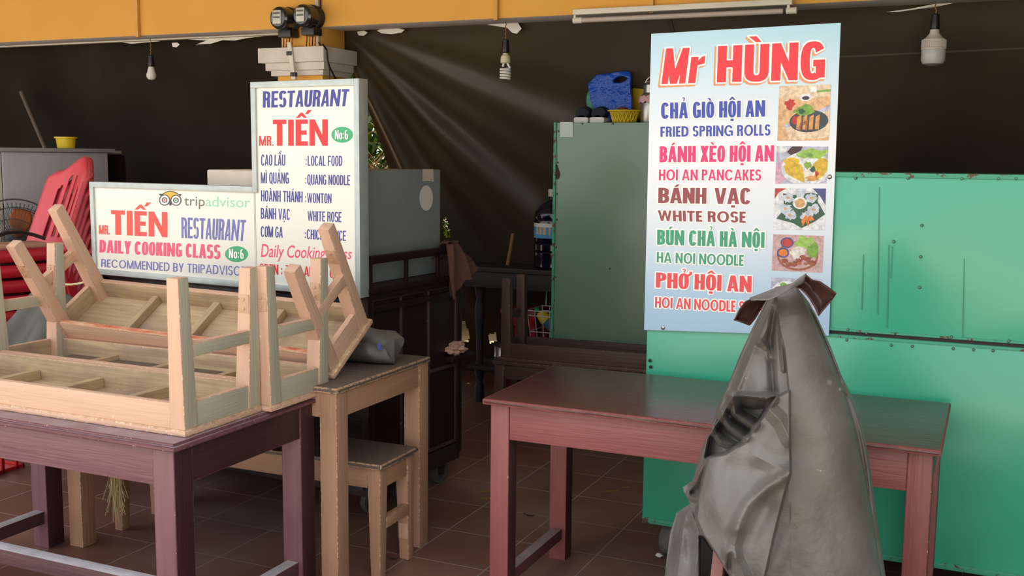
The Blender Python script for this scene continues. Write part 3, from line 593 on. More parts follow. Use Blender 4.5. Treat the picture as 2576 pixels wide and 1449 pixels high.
mb = MB(); lbox(mb, -1.02, -.64, .12, .42, 1.011, 1.482, .008); tag(obj('storage_box', mb, M('dirty_white_foam', (224, 214, 200), rough=.8, var=(196, 184, 168))), 'dirty white box on the dark cart, its corner showing behind the tall sign', 'box')
def towel(s, t):
    # hangs over the rail corner; s across, t down
    w = interp(t, ((0, .055), (.25, .085), (.6, .12), (1, .1)))
    d = .60+(s-.35)*w*1.5+.1*t*s
    z = 1.152+.0-t*interp(s, ((0, .25), (.25, .235), (.5, .17), (.8, .175), (1, .13)))
    u = .018+.03*t+.022*math.sin(s*11+t*2)+.01*math.sin(s*23)
    return cl(u, d, z)
mb = MB(); mb.grid(towel, 40, 40); mb.grid(lambda s, t: cl(.02-.08*s, .575+.1*t+.0*s, 1.153+.008*math.sin(t*7)-.14*max(0, s-.45)), 12, 12)
o = obj('towel', mb, TOWEL); tag(o, 'brown towel slung over the rail corner of the dark cart', 'towel'); so = o.modifiers.new('thick', 'SOLIDIFY'); so.thickness = .006
rnd = random.Random(4)
def crumple(c, rx, ry, rz, seed, n=26, amp=.35):
    rnd = random.Random(seed); ph = [rnd.uniform(0, 6) for _ in range(9)]
    def f(s, t):
        a = 2*math.pi*s; b = math.pi*(t-.5); k = 1+amp*(math.sin(3*a+ph[0]+4*b)*.5+math.sin(7*a+ph[1]-5*b)*.35+math.sin(11*b+ph[2]+2*a)*.3)*math.cos(b)
        return (c[0]+rx*k*math.cos(a)*math.cos(b), c[1]+ry*k*math.sin(a)*math.cos(b), c[2]+rz*k*math.sin(b))
    return MB().grid(f, n*2, n)
p = cl(.01, .66, .655); tag(obj('rag', crumple(p, .045, .06, .032, 3), RAG), 'crumpled pinkish rag lying on the side ledge of the dark cart', 'rag')

# ------------------------------------------------------------------ teal cart, hanging menu sign
tc_ = thing('food_cart', 'big teal green painted metal cart on castors behind the dark red table', 'cart', (-.2, 3.86, 0))
mb = MB().box((-1.178, 3.86, .165), (1.7, 4.5, .945), .003); obj('lower_panel', mb, TEAL, tc_, world=True)
mb = MB().box((-1.16, 3.862, .957), (1.68, 4.48, 1.51), .003); obj('upper_panel', mb, TEAL, tc_, world=True)
mb = MB().box((-1.178, 3.856, .15), (1.7, 3.868, .172), .002).box((-1.17, 3.856, 1.498), (1.69, 3.87, 1.514), .002).box((-1.17, 3.857, .934), (1.69, 3.866, .944), .001).box((-1.17, 3.857, .958), (1.69, 3.866, .966), .001); obj('edge_strip', mb, TEALE, tc_, world=True)
obj('seam', MB().box((-1.15, 3.868, .943), (1.66, 4.4, .959), 0), DARKER, tc_, world=True)
DRIP = M('dark_teal_drip', (50, 138, 112), rough=.5)
RIVT = M('tarnished_rivet', (96, 130, 112), rough=.4, metal=.4)
for px, py in ((2152, 448), (2284, 448), (2420, 449), (2512, 449), (2556, 449), (2319, 567), (2248, 608), (2316, 646), (2313, 723), (2133, 829), (2180, 838), (2242, 868), (2295, 871), (2398, 877), (2449, 880), (2498, 882), (2538, 858), (2393, 848), (2130, 855)):
    q = aty(px, py, 3.858); obj('rivet', MB().lathe([(0, .006), (.003, .005), (.005, .002), (.0055, 0)], 10, 0, Matrix.Translation(q) @ Matrix.Rotation(R(90), 4, 'X')), RIVT, tc_, world=True)
dp = Panel((0, 3.8592, 0), (0, -1, 0))
for i_, (x0, y0, y1) in enumerate(((2172, 640, 780), (2212, 470, 790), (2236, 615, 826), (2245, 620, 700), (2426, 650, 850))):
    mb = MB(); blob(mb, dp, [(x0-1, y0), (x0+1, y0), (x0-3, y1), (x0-6, y1)], 0); obj('drip_stain', mb, DRIP, tc_, world=True)
for px, py in ((1635, 907), (1637, 923)):
    q = aty(px, py, 3.857); obj('bolt_hole', MB().lathe([(0, .003), (.0065, .003), (.0065, 0)], 12, 0, Matrix.Translation(q) @ Matrix.Rotation(R(90), 4, 'X')), BLACK, tc_, world=True)
for x, y in ((-1.08, 3.96), (-1.08, 4.4), (1.5, 3.96), (1.5, 4.4)): castor(tc_, (x, y, 0), R(75), .068, .045, M('grey_castor_tyre', (92, 88, 82), rough=.8, var=(120, 116, 110), scale=(25, 25, 25)), .168)
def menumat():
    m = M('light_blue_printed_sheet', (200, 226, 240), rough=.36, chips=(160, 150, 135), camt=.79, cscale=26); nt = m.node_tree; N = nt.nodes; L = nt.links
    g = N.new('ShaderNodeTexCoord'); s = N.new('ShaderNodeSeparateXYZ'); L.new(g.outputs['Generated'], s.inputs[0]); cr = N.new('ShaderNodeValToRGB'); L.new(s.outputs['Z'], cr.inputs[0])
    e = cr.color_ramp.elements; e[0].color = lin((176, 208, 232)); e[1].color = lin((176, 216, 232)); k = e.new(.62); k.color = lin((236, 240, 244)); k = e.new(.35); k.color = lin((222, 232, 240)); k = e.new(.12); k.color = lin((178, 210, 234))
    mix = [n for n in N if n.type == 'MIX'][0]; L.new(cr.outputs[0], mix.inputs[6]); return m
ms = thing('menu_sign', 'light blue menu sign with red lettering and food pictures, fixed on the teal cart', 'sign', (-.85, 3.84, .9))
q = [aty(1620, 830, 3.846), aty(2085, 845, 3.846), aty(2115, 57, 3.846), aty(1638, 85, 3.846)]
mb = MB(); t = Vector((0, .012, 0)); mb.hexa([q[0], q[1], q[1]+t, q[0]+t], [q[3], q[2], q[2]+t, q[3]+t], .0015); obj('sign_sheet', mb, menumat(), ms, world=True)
pan2 = Panel((0, 3.846, 0), (0, -1, 0))
mb = MB()
for px, py in ((1668, 824), (2087, 445)):
    mb.lathe([(0, .005), (.005, .0045), (.008, .002), (.0085, 0)], 14, 0, Matrix.Translation(aty(px, py, 3.846)) @ Matrix.Rotation(R(90), 4, 'X'))
obj('screw', mb, CHROME, ms, world=True)
def menu(text, TL, TR, BL, BR, m, hv=True, halo=3.4, fat=0, **g):
    if not hv: hv = True; g = dict(t=.18+fat, b=.15+fat*.8, sp=.1, space=.32, wm=GEO, rn=2.05); halo = 3.0
    mb = MB(); P = heavy(text, **g) if hv else plain(text, fat); cp = 1 if hv else CAPF
    xs = [p[0] for q in P for p in q]; rg = None if hv else (min(xs), max(xs))
    write(mb, pan2, P, (TL, TR, BL, BR), 1, 1, cp, halo=halo)
    write(mb, pan2, P, (TL, TR, BL, BR), 2.5, 0, cp, rng=rg); obj('lettering', mb, [m, PWHITE], ms, world=True)
big = [(heavy('Mr', w=.6, t=.24, b=.2, sp=.1), ((1675.7, 122), (1777, 119), (1663.8, 211.8), (1766, 208))), (heavy('HÙNG', w=.66, t=.245, b=.19, sp=.075), ((1806.3, 115.9), (2077, 103.4), (1803.3, 207.3), (2074, 199.5)))]
for P, qd in big:
    mb = MB(); write(mb, pan2, P, qd, 1, 2, halo=4.2, shift=(-4.5, 4.5)); write(mb, pan2, P, qd, 2, 1, halo=4.2); write(mb, pan2, P, qd, 3.5, 0)
    obj('lettering', mb, [REDB, PWHITE, ORAN], ms, world=True)
menu('CHẢ GIÒ HỘI AN', (1662.9, 258.6), (1925, 251.8), (1662.9, 298.7), (1924.4, 293.4), BLUEL, t=.195, b=.16, w=.45)
menu('FRIED SPRING ROLLS', (1661.4, 318.6), (1938.4, 312.7), (1661.4, 344.4), (1937.8, 340.9), BLUEL, False, fat=.028)
menu('BÁNH XÈO HỘI AN', (1659.4, 368.2), (1947.3, 365.2), (1658.8, 408.2), (1946.4, 406.2), MAGL, t=.195, b=.16, w=.45)
menu('HOI AN PANCAKES', (1657.9, 426.3), (1914.6, 426.3), (1657.3, 453.6), (1914, 454.2), MAGL, False, fat=.018)
menu('BÁNH VẠC', (1656.4, 472.3), (1887.9, 473.2), (1655.8, 510.8), (1887, 513.8), MARL, t=.24, b=.17, w=.6, space=.4)
menu('WHITE ROSE', (1654.9, 529.2), (1876, 532.5), (1656.4, 555.4), (1875.4, 560.4), MARL, False, fat=.03)
menu('BÚN CHẢ HÀ NỘI', (1653.4, 577.6), (1923.5, 584.2), (1652.8, 615.3), (1922.6, 623.6), GRN2, t=.195, b=.16, w=.45)
menu('HA NOI NOODLE', (1652.5, 634), (1871, 641.4), (1652, 660), (1870, 669), GRN2, False, fat=.018)
menu('PHỞ HỘI AN', (1650.5, 685.4), (1890.9, 694.9), (1649.6, 723), (1890, 735.5), RED2, t=.2, b=.15, w=.48)
menu('HOI AN NOODLE SOUP', (1648.4, 746.8), (1926, 760.5), (1647.5, 773.5), (1926, 789), RED2, False, fat=.02)
# the printed dish pictures
PK = ['peach', 'cream', 'plate_slate', 'roll_gold', 'roll_brown', 'herb', 'tomato', 'plate_white', 'omelette', 'lettuce', 'lilac', 'pink_cloth', 'leaf_dark', 'dumpling', 'sauce_amber', 'carrot', 'wood_pink', 'basket', 'noodle', 'meat', 'bowl_blue', 'chilli', 'plum']
PC = [(236, 188, 138), (240, 214, 180), (52, 66, 76), (222, 160, 84), (172, 104, 52), (126, 176, 62), (214, 40, 32), (238, 240, 242), (232, 190, 44), (160, 204, 84), (196, 196, 220), (220, 170, 196), (30, 92, 66), (206, 216, 228), (222, 170, 110), (240, 126, 42), (214, 172, 172), (166, 92, 70), (238, 234, 224), (154, 72, 52), (72, 78, 140), (200, 48, 36), (60, 30, 42)]
PM = [M('print_'+n, c, rough=.36, var=tuple(int(v*.72) for v in c), vf=.8, scale=(70, 70, 70)) for n, c in zip(PK, PC)]; PI = {n: i for i, n in enumerate(PK)}
def picture(quad, bg_, items):
    TL, TR, BR, BL = quad; mb = MB()
    f = lambda u, v: ((TL[0]+(TR[0]-TL[0])*u)*(1-v)+(BL[0]+(BR[0]-BL[0])*u)*v, (TL[1]+(TR[1]-TL[1])*u)*(1-v)+(BL[1]+(BR[1]-BL[1])*u)*v)
    blob(mb, pan2, [TL, TR, BR, BL], 1, PI[bg_])
    for i, it in enumerate(items):
        if it[0] == 'e': pts = oval(it[2], it[3], it[4], it[5], 22, it[6] if len(it) > 6 else 0)
        elif it[0] == 's':
            rr = random.Random(i); pts = [(it[2]+it[4]*(1+.35*rr.uniform(-1, 1))*math.cos(a), it[3]+it[5]*(1+.35*rr.uniform(-1, 1))*math.sin(a)) for a in [2*math.pi*k/18 for k in range(18)]]
        else: pts = it[2]
        blob(mb, pan2, [f(min(max(u, 0), 1), min(max(v, 0), 1)) for u, v in pts], 1.5+.12*i, PI[it[1]])
    obj('food_picture', mb, PM, ms, world=True)
rolls = [('p', 'roll_gold', [(.37+.12*k, .57), (.45+.12*k, .53), (.44+.12*k, .80), (.36+.12*k, .80)]) for k in range(4)]
picture(((1960.6, 216.8), (2090.3, 212.6), (2084.4, 353.3), (1955.3, 354.2)), 'peach', [('p', 'cream', [(0, 0), (1, 0), (1, .2), (.5, .26), (0, .2)]), ('e', 'cream', .3, .12, .1, .12), ('e', 'plate_white', .66, .08, .07, .06), ('p', 'herb', [(.72, .1), (1, .08), (1, .12), (.74, .14)]), ('e', 'plate_white', .52, .22, .12, .07), ('e', 'plum', .52, .23, .07, .035), ('s', 'chilli', .22, .33, .09, .1), ('e', 'cream', .15, .22, .06, .06), ('p', 'lilac', [(.12, .72), (1, .36), (1, .85), (.25, .98)]), ('p', 'cream', [(.15, .78), (1, .45), (1, .95), (.25, 1)]), ('e', 'plate_slate', .6, .65, .38, .2, -.03), ('s', 'herb', .5, .45, .18, .1), ('s', 'leaf_dark', .45, .47, .07, .05), ('e', 'tomato', .34, .63, .075, .075)]+rolls+[('s', 'roll_brown', .53, .68, .05, .03), ('p', 'roll_brown', [(.40, .8), (.46, .58), (.47, .58), (.45, .82)]), ('p', 'roll_brown', [(.52, .8), (.58, .58), (.59, .58), (.57, .82)])])
picture(((1954, 368), (2083.8, 369), (2078.7, 461), (1950.2, 462)), 'lilac', [('e', 'plate_white', .1, .08, .1, .1), ('p', 'plum', [(.2, .15), (.3, 0), (.5, 0), (.48, .1), (.3, .25)]), ('p', 'pink_cloth', [(0, .45), (.12, .4), (.25, .8), (.1, 1), (0, 1)]), ('e', 'plate_white', .6, .6, .5, .46, .2), ('s', 'lettuce', .72, .2, .28, .15), ('s', 'herb', .62, .22, .08, .07), ('e', 'omelette', .3, .4, .16, .1), ('e', 'omelette', .85, .6, .16, .3, .3), ('p', 'omelette', [(.15, .52), (.22, .42), (.35, .4), (.5, .5), (.56, .75), (.57, .98), (.4, .88), (.2, .72)]), ('s', 'noodle', .66, .72, .12, .2), ('s', 'herb', .62, .5, .07, .1), ('s', 'leaf_dark', .72, .62, .05, .08), ('s', 'chilli', .8, .74, .04, .08), ('s', 'roll_gold', .72, .88, .13, .07)])
picture(((1949.6, 473.7), (2077.8, 474.3), (2074, 579), (1945.2, 576.7)), 'plate_white', [('p', 'chilli', [(0, 0), (.22, 0), (.08, .1), (0, .26)]), ('p', 'bowl_blue', [(.74, 0), (1, 0), (1, .4), (.9, .2)]), ('p', 'leaf_dark', [(.16, .12), (.38, .16), (.7, .1), (.86, .14), (.84, .3), (1, .62), (.8, .8), (.55, .96), (.38, .84), (.05, .74), (.2, .5)])]+[('s', 'dumpling', .5+.29*math.cos(a), .42+.3*math.sin(a), .12, .12) for a in [.3, 1.0, 2.3, 2.9, 3.8, 4.7, 5.6]]+[('s', 'sauce_amber', .5+.29*math.cos(a), .42+.3*math.sin(a), .04, .03) for a in [.3, 2.3, 2.9, 3.8, 5.6]]+[('e', 'plate_white', .5, .35, .14, .15), ('e', 'sauce_amber', .5, .36, .1, .11), ('p', 'carrot', [(.54, .78), (.62, .64), (.66, .7), (.72, .64), (.8, .76), (.7, .78), (.69, .92), (.62, .8), (.57, .92)])])
picture(((1945.2, 589.5), (2072.5, 593.4), (2068.4, 686), (1941.3, 680)), 'wood_pink', [('e', 'basket', .5, .58, .41, .4), ('e', 'wood_pink', .5, .56, .37, .36), ('s', 'lettuce', .62, .18, .17, .18), ('s', 'herb', .8, .42, .12, .2), ('e', 'bowl_blue', .28, .22, .13, .15), ('e', 'chilli', .28, .22, .1, .11), ('e', 'bowl_blue', .21, .5, .12, .14), ('e', 'carrot', .21, .5, .09, .1), ('s', 'noodle', .5, .5, .18, .17)]+[('s', 'meat', .25+.09*k, .72+.1*math.sin(k*1.1), .07, .07) for k in range(7)]+[('s', 'roll_brown', .3+.12*k, .78, .04, .04) for k in range(5)])
picture(((1940.4, 697.8), (2067.5, 702), (2063.6, 794), (1936.9, 788)), 'lilac', [('e', 'plate_white', .3, .45, .3, .36), ('s', 'noodle', .3, .5, .22, .22), ('s', 'herb', .3, .26, .17, .12), ('s', 'meat', .14, .5, .1, .1)])

# ------------------------------------------------------------------ sage cabinet with the things on it
sc_ = thing('metal_cabinet', 'tall sage green metal cabinet standing behind the menu sign', 'cabinet', (-1.8, 5.52, 0))
obj('body', MB().box((-2.232, 5.52, .06), (-1.42, 5.86, 1.742), .003), SAGE, sc_, world=True)
obj('corner_strip', MB().box((-2.246, 5.512, .06), (-2.232, 5.545, 1.744), .001), TEALE, sc_, world=True)
RUSTR = M('rusty_rivet', (84, 66, 50), rough=.6)
for px, py in ((1405, 330), (1403, 409), (1401, 488), (1401, 553), (1399, 622), (1397, 697), (1394, 755), (1392, 830), (1465, 311), (1542, 311), (1534, 676)):
    obj('rivet', MB().lathe([(0, .004), (.004, .003), (.0055, 0)], 10, 0, Matrix.Translation(aty(px, py, 5.519)) @ Matrix.Rotation(R(90), 4, 'X')), RUSTR, sc_, world=True)
mb = MB(); ps = Panel((0, 5.519, 0), (0, -1, 0)); blob(mb, ps, [(1409, 307), (1441, 307), (1442, 345), (1409, 345)], 2); obj('sticker', mb, M('pale_sticker', (196, 208, 202), rough=.4), sc_, world=True)
mb = MB(); rr = random.Random(2); blob(mb, ps, [(1397, 415), (1402, 414), (1405, 425), (1409, 436), (1407, 447), (1402, 452), (1398, 450)], 1); obj('rust_patch', mb, M('rust', (80, 50, 38), rough=.9, var=(56, 38, 32)), sc_, world=True)
obj('foot', MB().box((-2.2, 5.54, 0), (-2.15, 5.6, .061), .002).box((-1.5, 5.54, 0), (-1.45, 5.6, .061), .002).box((-2.2, 5.78, 0), (-2.15, 5.84, .061), .002).box((-1.5, 5.78, 0), (-1.45, 5.84, .061), .002), DARKER, sc_, world=True)
ZT = 1.7425
def shoe(x, label):
    t = thing('shoe', label, 'shoe', (x, 5.6, ZT), group='pair of navy shoes')
    def body(s, tt):
        a = 2*math.pi*s; L_ = tt; w = .043*(.55+.45*math.sin(math.pi*min(1, .25+L_*.8)))**.6; h = interp(L_, ((0, .02), (.06, .062), (.3, .074), (.5, .05), (.8, .036), (1, .008)))
        return (w*math.cos(a)*(1 if 0 < tt < 1 else .6), .24*tt, .022+h*.5+h*.5*math.sin(a))
    obj('upper', MB().grid(body, 24, 16), M('navy_canvas', (26, 28, 42), rough=.8), t)
    def sole(s, tt):
        a = 2*math.pi*s; w = .046*(.55+.45*math.sin(math.pi*min(1, .22+tt*.8)))**.6
        return (w*math.copysign(abs(math.cos(a))**.4, math.cos(a)), -.006+.252*tt, .016+.016*math.copysign(abs(math.sin(a))**.4, math.sin(a)))
    mb = MB().grid(sole, 24, 14); mb.poly([sole(i/24, 0) for i in range(24)]); mb.poly([sole(i/24, 1) for i in range(24)])
    obj('sole', mb, M('white_rubber', (214, 212, 206), rough=.5), t)
shoe(-2.118, 'navy shoe with white sole on the sage cabinet, the one nearer its outer corner'); shoe(-2.024, 'navy shoe with white sole on the sage cabinet, the one nearer the blue bag')
def outline2d(name, loops, depth, bevel, mat, mtx, parent=None, noise=0, sub=0, seed=1):
    c = bpy.data.curves.new('o', 'CURVE'); c.dimensions = '2D'; c.fill_mode = 'BOTH'; c.extrude = depth; c.bevel_depth = bevel; c.bevel_resolution = 3
    for lp in loops:
        s = c.splines.new('POLY'); s.points.add(len(lp)-1); s.use_cyclic_u = True
        for p_, (x, y) in zip(s.points, lp): p_.co = (x, y, 0, 1)
    o = bpy.data.objects.new('o', c); COL.objects.link(o); dg = bpy.context.evaluated_depsgraph_get(); dg.update(); me = bpy.data.meshes.new_from_object(o.evaluated_get(dg)); bpy.data.objects.remove(o); bpy.data.curves.remove(c)
    mb = MB(); mb.bm.from_mesh(me); bpy.data.meshes.remove(me)
    for f in mb.bm.faces: f.material_index = 0
    bmesh.ops.remove_doubles(mb.bm, verts=mb.bm.verts[:], dist=1e-5)
    if sub: bmesh.ops.triangulate(mb.bm, faces=mb.bm.faces[:]); bmesh.ops.subdivide_edges(mb.bm, edges=[e for e in mb.bm.edges if e.calc_length() > sub], cuts=2, use_grid_fill=True); bmesh.ops.subdivide_edges(mb.bm, edges=[e for e in mb.bm.edges if e.calc_length() > sub], cuts=2)
    if noise:
        from mathutils import noise as nz
        for v in mb.bm.verts: v.co += Vector(nz.noise_vector(v.co*14+Vector((seed, 0, 0))))*noise+Vector((0, 0, nz.noise(v.co*7)*noise*1.5))
    return obj(name, mb, mat, parent, mtx=mtx, angle=60)
def pxl(pts, Y, c):   # picture outline -> local x, z about c
    return [(lambda v: (v.x-c[0], v.z-c[1]))(aty(x, y, Y)) for x, y in pts]
UP = lambda x, y, z: Matrix.Translation((x, y, z)) @ Matrix.Rotation(R(90), 4, 'X')
bag = [(1490, 205), (1500, 196), (1540, 186), (1575, 187), (1580, 200), (1578, 240), (1582, 270), (1580, 303), (1512, 303), (1500, 285), (1488, 262), (1480, 240), (1478, 215)]
hole = [(1536, 204), (1544, 194), (1560, 191), (1574, 197), (1576, 203), (1568, 210), (1554, 214), (1540, 212)]
o = outline2d('plastic_bag', [pxl(bag, 5.66, (-1.95, ZT)), pxl(hole, 5.66, (-1.95, ZT))], .012, .007, BLUEP, UP(-1.95, 5.70, ZT+.008), noise=.009, sub=.03); tag(o, 'blue plastic carrier bag standing on the sage cabinet', 'bag')
o = outline2d('plastic_scoop', [pxl(oval(1484, 255, 11, 24, 24), 5.72, (-2.08, ZT+.1))], .012, .012, M('sea_green_plastic', (24, 120, 92), rough=.4), UP(-2.075, 5.76, ZT+.108)); tag(o, 'sea green plastic scoop half hidden behind the blue bag', 'scoop')
bk = thing('colander', 'yellow woven plastic colander on the sage cabinet in front of the blue bag', 'colander', (-1.872, 5.615, ZT))
mb = MB().lathe([(0, .0), (.058, 0), (.062, .004), (.078, .064), (.076, .064), (.058, .006), (0, .005)], 40)
obj('bowl', mb, M('dull_yellow_mesh', (160, 138, 24), rough=.6), bk)
mb = MB().lathe([(.078, .06), (.092, .062), (.094, .068), (.078, .07), (.076, .06)], 40)
for k in range(20):
    for s_ in (1, -1): mb.tube([((.0625+.0165*j/6)*math.cos(2*math.pi*k/20+s_*.3*j/6), (.0625+.0165*j/6)*math.sin(2*math.pi*k/20+s_*.3*j/6), .004+.06*j/6) for j in range(7)], .0022, 5)
obj('rim', mb, YELP, bk)
tag(obj('shallot', MB().lathe([(0, -.022), (.018, -.014), (.024, 0), (.018, .014), (0, .022)], 16, 0, Matrix.Translation((-1.885, 5.615, ZT+.068)) @ Matrix.Scale(1.5, 4, (1, 0, 0))), M('brown_onion_skin', (112, 58, 32), rough=.5)), 'small brown bulb lying in the yellow colander', 'bulb')
cn = thing('milk_can', 'dull stainless steel can with bail handle beside the yellow colander', 'can', (-1.715, 5.62, ZT))
obj('body', MB().lathe([(0, 0), (.062, 0), (.065, .01), (.065, .14), (.056, .155), (.05, .16), (.05, .2), (.056, .205), (.03, .222), (0, .226)], 32), CHROME, cn)
obj('handle', MB().tube([(.05*math.cos(a), .0, .185+.065*math.sin(a)) for a in [math.pi*k/14 for k in range(15)]], .004, 8), CHROME, cn)
mb = MB()
for k in range(12): mb.lathe([(0, .004), (.02, .003), (.022, 0), (.02, -.003), (0, -.004)], 14, 0, Matrix.Translation((.07*math.cos(k*math.pi/6), .07*math.sin(k*math.pi/6), .125)) @ Matrix.Rotation(k*math.pi/6, 4, 'Z') @ Matrix.Rotation(R(78), 4, 'Y'))
tag(obj('lace_trim', mb, M('dusty_pink_plastic', (206, 160, 164), rough=.5), None, mtx=Matrix.Translation((-1.715, 5.62, ZT))), 'dusty pink scalloped band around the steel can', 'trim')
o = outline2d('plastic_tray', [pxl([(1603, 303), (1600, 232), (1604, 202), (1614, 189), (1630, 186), (1680, 189), (1690, 222), (1688, 303)], 5.75, (-1.72, ZT))], .012, .01, M('mustard_plastic', (196, 160, 26), rough=.4), UP(-1.745, 5.80, ZT+.012)); tag(o, 'mustard yellow plastic tray upright behind the steel can', 'tray')

# dark counter behind the brown benches and the things around it
dc = thing('counter', 'blackened wooden counter in the shade beside the sage cabinet', 'counter', (-2.75, 6.05, 0))
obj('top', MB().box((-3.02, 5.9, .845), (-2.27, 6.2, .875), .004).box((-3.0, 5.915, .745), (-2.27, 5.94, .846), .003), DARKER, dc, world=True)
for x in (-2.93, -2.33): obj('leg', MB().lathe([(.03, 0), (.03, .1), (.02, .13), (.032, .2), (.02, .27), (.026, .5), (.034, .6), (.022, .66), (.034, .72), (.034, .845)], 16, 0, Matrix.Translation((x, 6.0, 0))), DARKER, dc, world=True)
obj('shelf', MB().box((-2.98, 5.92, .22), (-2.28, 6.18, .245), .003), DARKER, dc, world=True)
p0, p1 = aty(1276, 668, 6.05), aty(1290, 588, 6.12); p0.z = .8755
tag(obj('wooden_stick', MB().tube([p0, (p0+p1)/2+Vector((.003, 0, 0)), p1], .012, 8), M('brown_stick', (128, 88, 52), rough=.7)), 'thin brown wooden stick standing upright on the dark counter', 'stick')
jg = thing('water_jug', 'dark blue water jug with a blue and white label on the counter', 'jug', (-2.455, 6.04, .8755))
obj('bottle', MB().lathe([(0, 0), (.105, 0), (.115, .015), (.112, .06), (.116, .07), (.116, .1), (.11, .108), (.116, .116), (.116, .15), (.11, .158), (.116, .168), (.116, .29), (.112, .3), (.116, .31), (.112, .345), (.085, .385), (.04, .41), (.028, .42), (.028, .45), (0, .45)], 36), M('navy_clear_plastic', (12, 17, 32), rough=.15, spec=.6), jg)
mb = MB().grid(lambda s, t: (.1175*math.cos(R(-160+140*s)), .1175*math.sin(R(-160+140*s)), .19+.09*t), 30, 4, matfn=lambda s, t: 1 if t > .8 or t < .12 else (2 if .3 < t < .7 and (s*9) % 1 < .55 and .15 < s < .9 else 0))
obj('paper_label', mb, [M('label_blue', (70, 140, 190), rough=.5), M('label_white', (206, 206, 200), rough=.5), M('label_tan', (196, 160, 110), rough=.5)], jg)
obj('cap', MB().lathe([(0, .485), (.03, .485), (.033, .48), (.033, .44), (0, .44)], 20), M('grey_white_cap', (190, 182, 172), rough=.5), jg)
rs = thing('plastic_stool', 'red plastic stool under the dark counter behind the upturned brown bench', 'stool', (-2.765, 6.35, 0))
obj('seat', MB().box((-.13, -.13, .54), (.13, .13, .57), .01).box((-.12, -.12, .47), (.12, -.105, .545), .006), REDPL, rs)
for x in (-.095, .095):
    for y in (-.095, .095): obj('leg', MB().leg(x, y, 0, .542, .035, .045, .006), REDPL, rs)
po = thing('cooking_pot', 'dull metal cooking pot on the shelf of the dark counter', 'pot', (-2.75, 6.05, .2455))
obj('bowl', MB().lathe([(0, 0), (.085, 0), (.092, .01), (.092, .05), (.095, .056), (.092, .062), (.092, .12), (.097, .125), (.092, .125), (.088, .012), (0, .008)], 32), CHROME, po)
obj('handle', MB().tube([(.09, -.03, .09), (.125, -.025, .1), (.125, .025, .1), (.09, .03, .09)], .005, 8), CHROME, po)
wb = thing('wire_basket', 'white wire basket holding a yellow bottle beside the sage cabinet', 'basket', (-2.42, 5.98, .4))
mb = MB()
for z, g in ((0, .0), (.1, .012), (.2, .024), (.23, .03)): mb.tube([(-.1-g, -.09-g, z), (.1+g, -.09-g, z), (.1+g, .09+g, z), (-.1-g, .09+g, z)], .0032, 6, closed=True)
for k in range(6):
    x = -.1+.04*k
    for y in (-1, 1): mb.tube([(x, y*.09, 0), (x*1.25, y*.12, .23)], .0024, 6)
for k in range(5):
    mb.tube([(-.1, -.08+.04*k, 0), (.1, -.08+.04*k, 0)], .0024, 6)
obj('wire_frame', mb, M('white_coated_wire', (196, 196, 192), rough=.4), wb)
obj('hanger', MB().tube([(-.1, .12, .23), (-.1, .14, .445)], .004, 6).tube([(.1, .12, .23), (.1, .14, .445)], .004, 6), M('white_coated_hook', (190, 190, 186), rough=.4), wb)
yb = thing('squeeze_bottle', 'yellow plastic bottle with green cap lying in the wire basket', 'bottle', mtx=Matrix.Translation((-2.36, 5.97, .47)) @ Matrix.Rotation(R(-48), 4, 'Y'))
obj('body', MB().lathe([(0, 0), (.034, 0), (.038, .01), (.038, .15), (.03, .19), (.014, .205), (0, .205)], 24), YELP, yb)
obj('cap', MB().lathe([(.015, .2), (.017, .205), (.017, .235), (.008, .24), (0, .24)], 16), M('green_cap', (20, 130, 70), rough=.4), yb)
obj('paper_label', MB().grid(lambda s, t: (.0387*math.cos(6.283*s), .0387*math.sin(6.283*s), .06+.07*t), 24, 2), M('label_dark_blue', (60, 96, 130), rough=.5), yb)

# ------------------------------------------------------------------ grey cabinet side, stick, cup, fan, chairs
gb = thing('cabinet', 'light grey cabinet seen from its side behind the stacked red chairs', 'cabinet', (-5.4, 4.7, 0))
obj('body', MB().box((-5.7, 4.30, .05), (-5.08, 5.08, 1.552), .004), CABG, gb, world=True)
obj('top', MB().box((-5.72, 4.22, 1.554), (-5.065, 5.13, 1.577), .003).box((-5.6, 5.13, 1.548), (-5.10, 5.22, 1.566), .002), M('grey_laminate_top', (164, 164, 166), rough=.5), gb, world=True)
obj('door', MB().box((-5.7, 4.262, .07), (-5.083, 4.292, 1.548), .003), WHITE, gb, world=True)
obj('edge_gap', MB().box((-5.68, 4.29, .08), (-5.09, 4.302, 1.55), 0), BLACK, gb, world=True)
c = (atx(187, 370, -4.72)+atx(233, 370, -4.72))/2
tag(obj('plastic_tub', MB().lathe([(0, 0), (.046, 0), (.05, .004), (.057, .057), (.066, .059), (.066, .068), (.057, .068), (.05, .008), (0, .006)], 28, 0, Matrix.Translation((-5.14, 4.81, 1.5775))), YELP), 'small yellow plastic tub standing on the grey cabinet', 'tub')
a_, b_ = aty(110, 365, 5.45), aty(53, 232, 5.6)
bb = a_-(b_-a_)*3.3; bb.z = 0.004; 
tag(obj('wooden_pole', MB().tube([bb, a_, b_], .014, 8), M('grey_weathered_pole', (104, 92, 80), rough=.8)), 'grey weathered pole leaning on the dark tarpaulin behind the grey cabinet', 'pole')
tag(obj('brown_board', MB().box((-5.4, 5.25, 0), (-5.13, 5.29, 1.54), .03), DARK['z']), 'dark brown board with a rounded corner standing behind the grey cabinet', 'board').name = 'wooden_board'
fan = thing('standing_fan', 'standing fan with black wire guard and orange brown blades beside the red chairs', 'fan', (-4.83, 4.2, 0))
FC = aty(40, 618, 4.2)-Vector((-4.83, 4.2, 0)); FM = Matrix.Translation(FC) @ Matrix.Rotation(R(35), 4, 'Z') @ Matrix.Rotation(R(90), 4, 'X')
mb = MB()
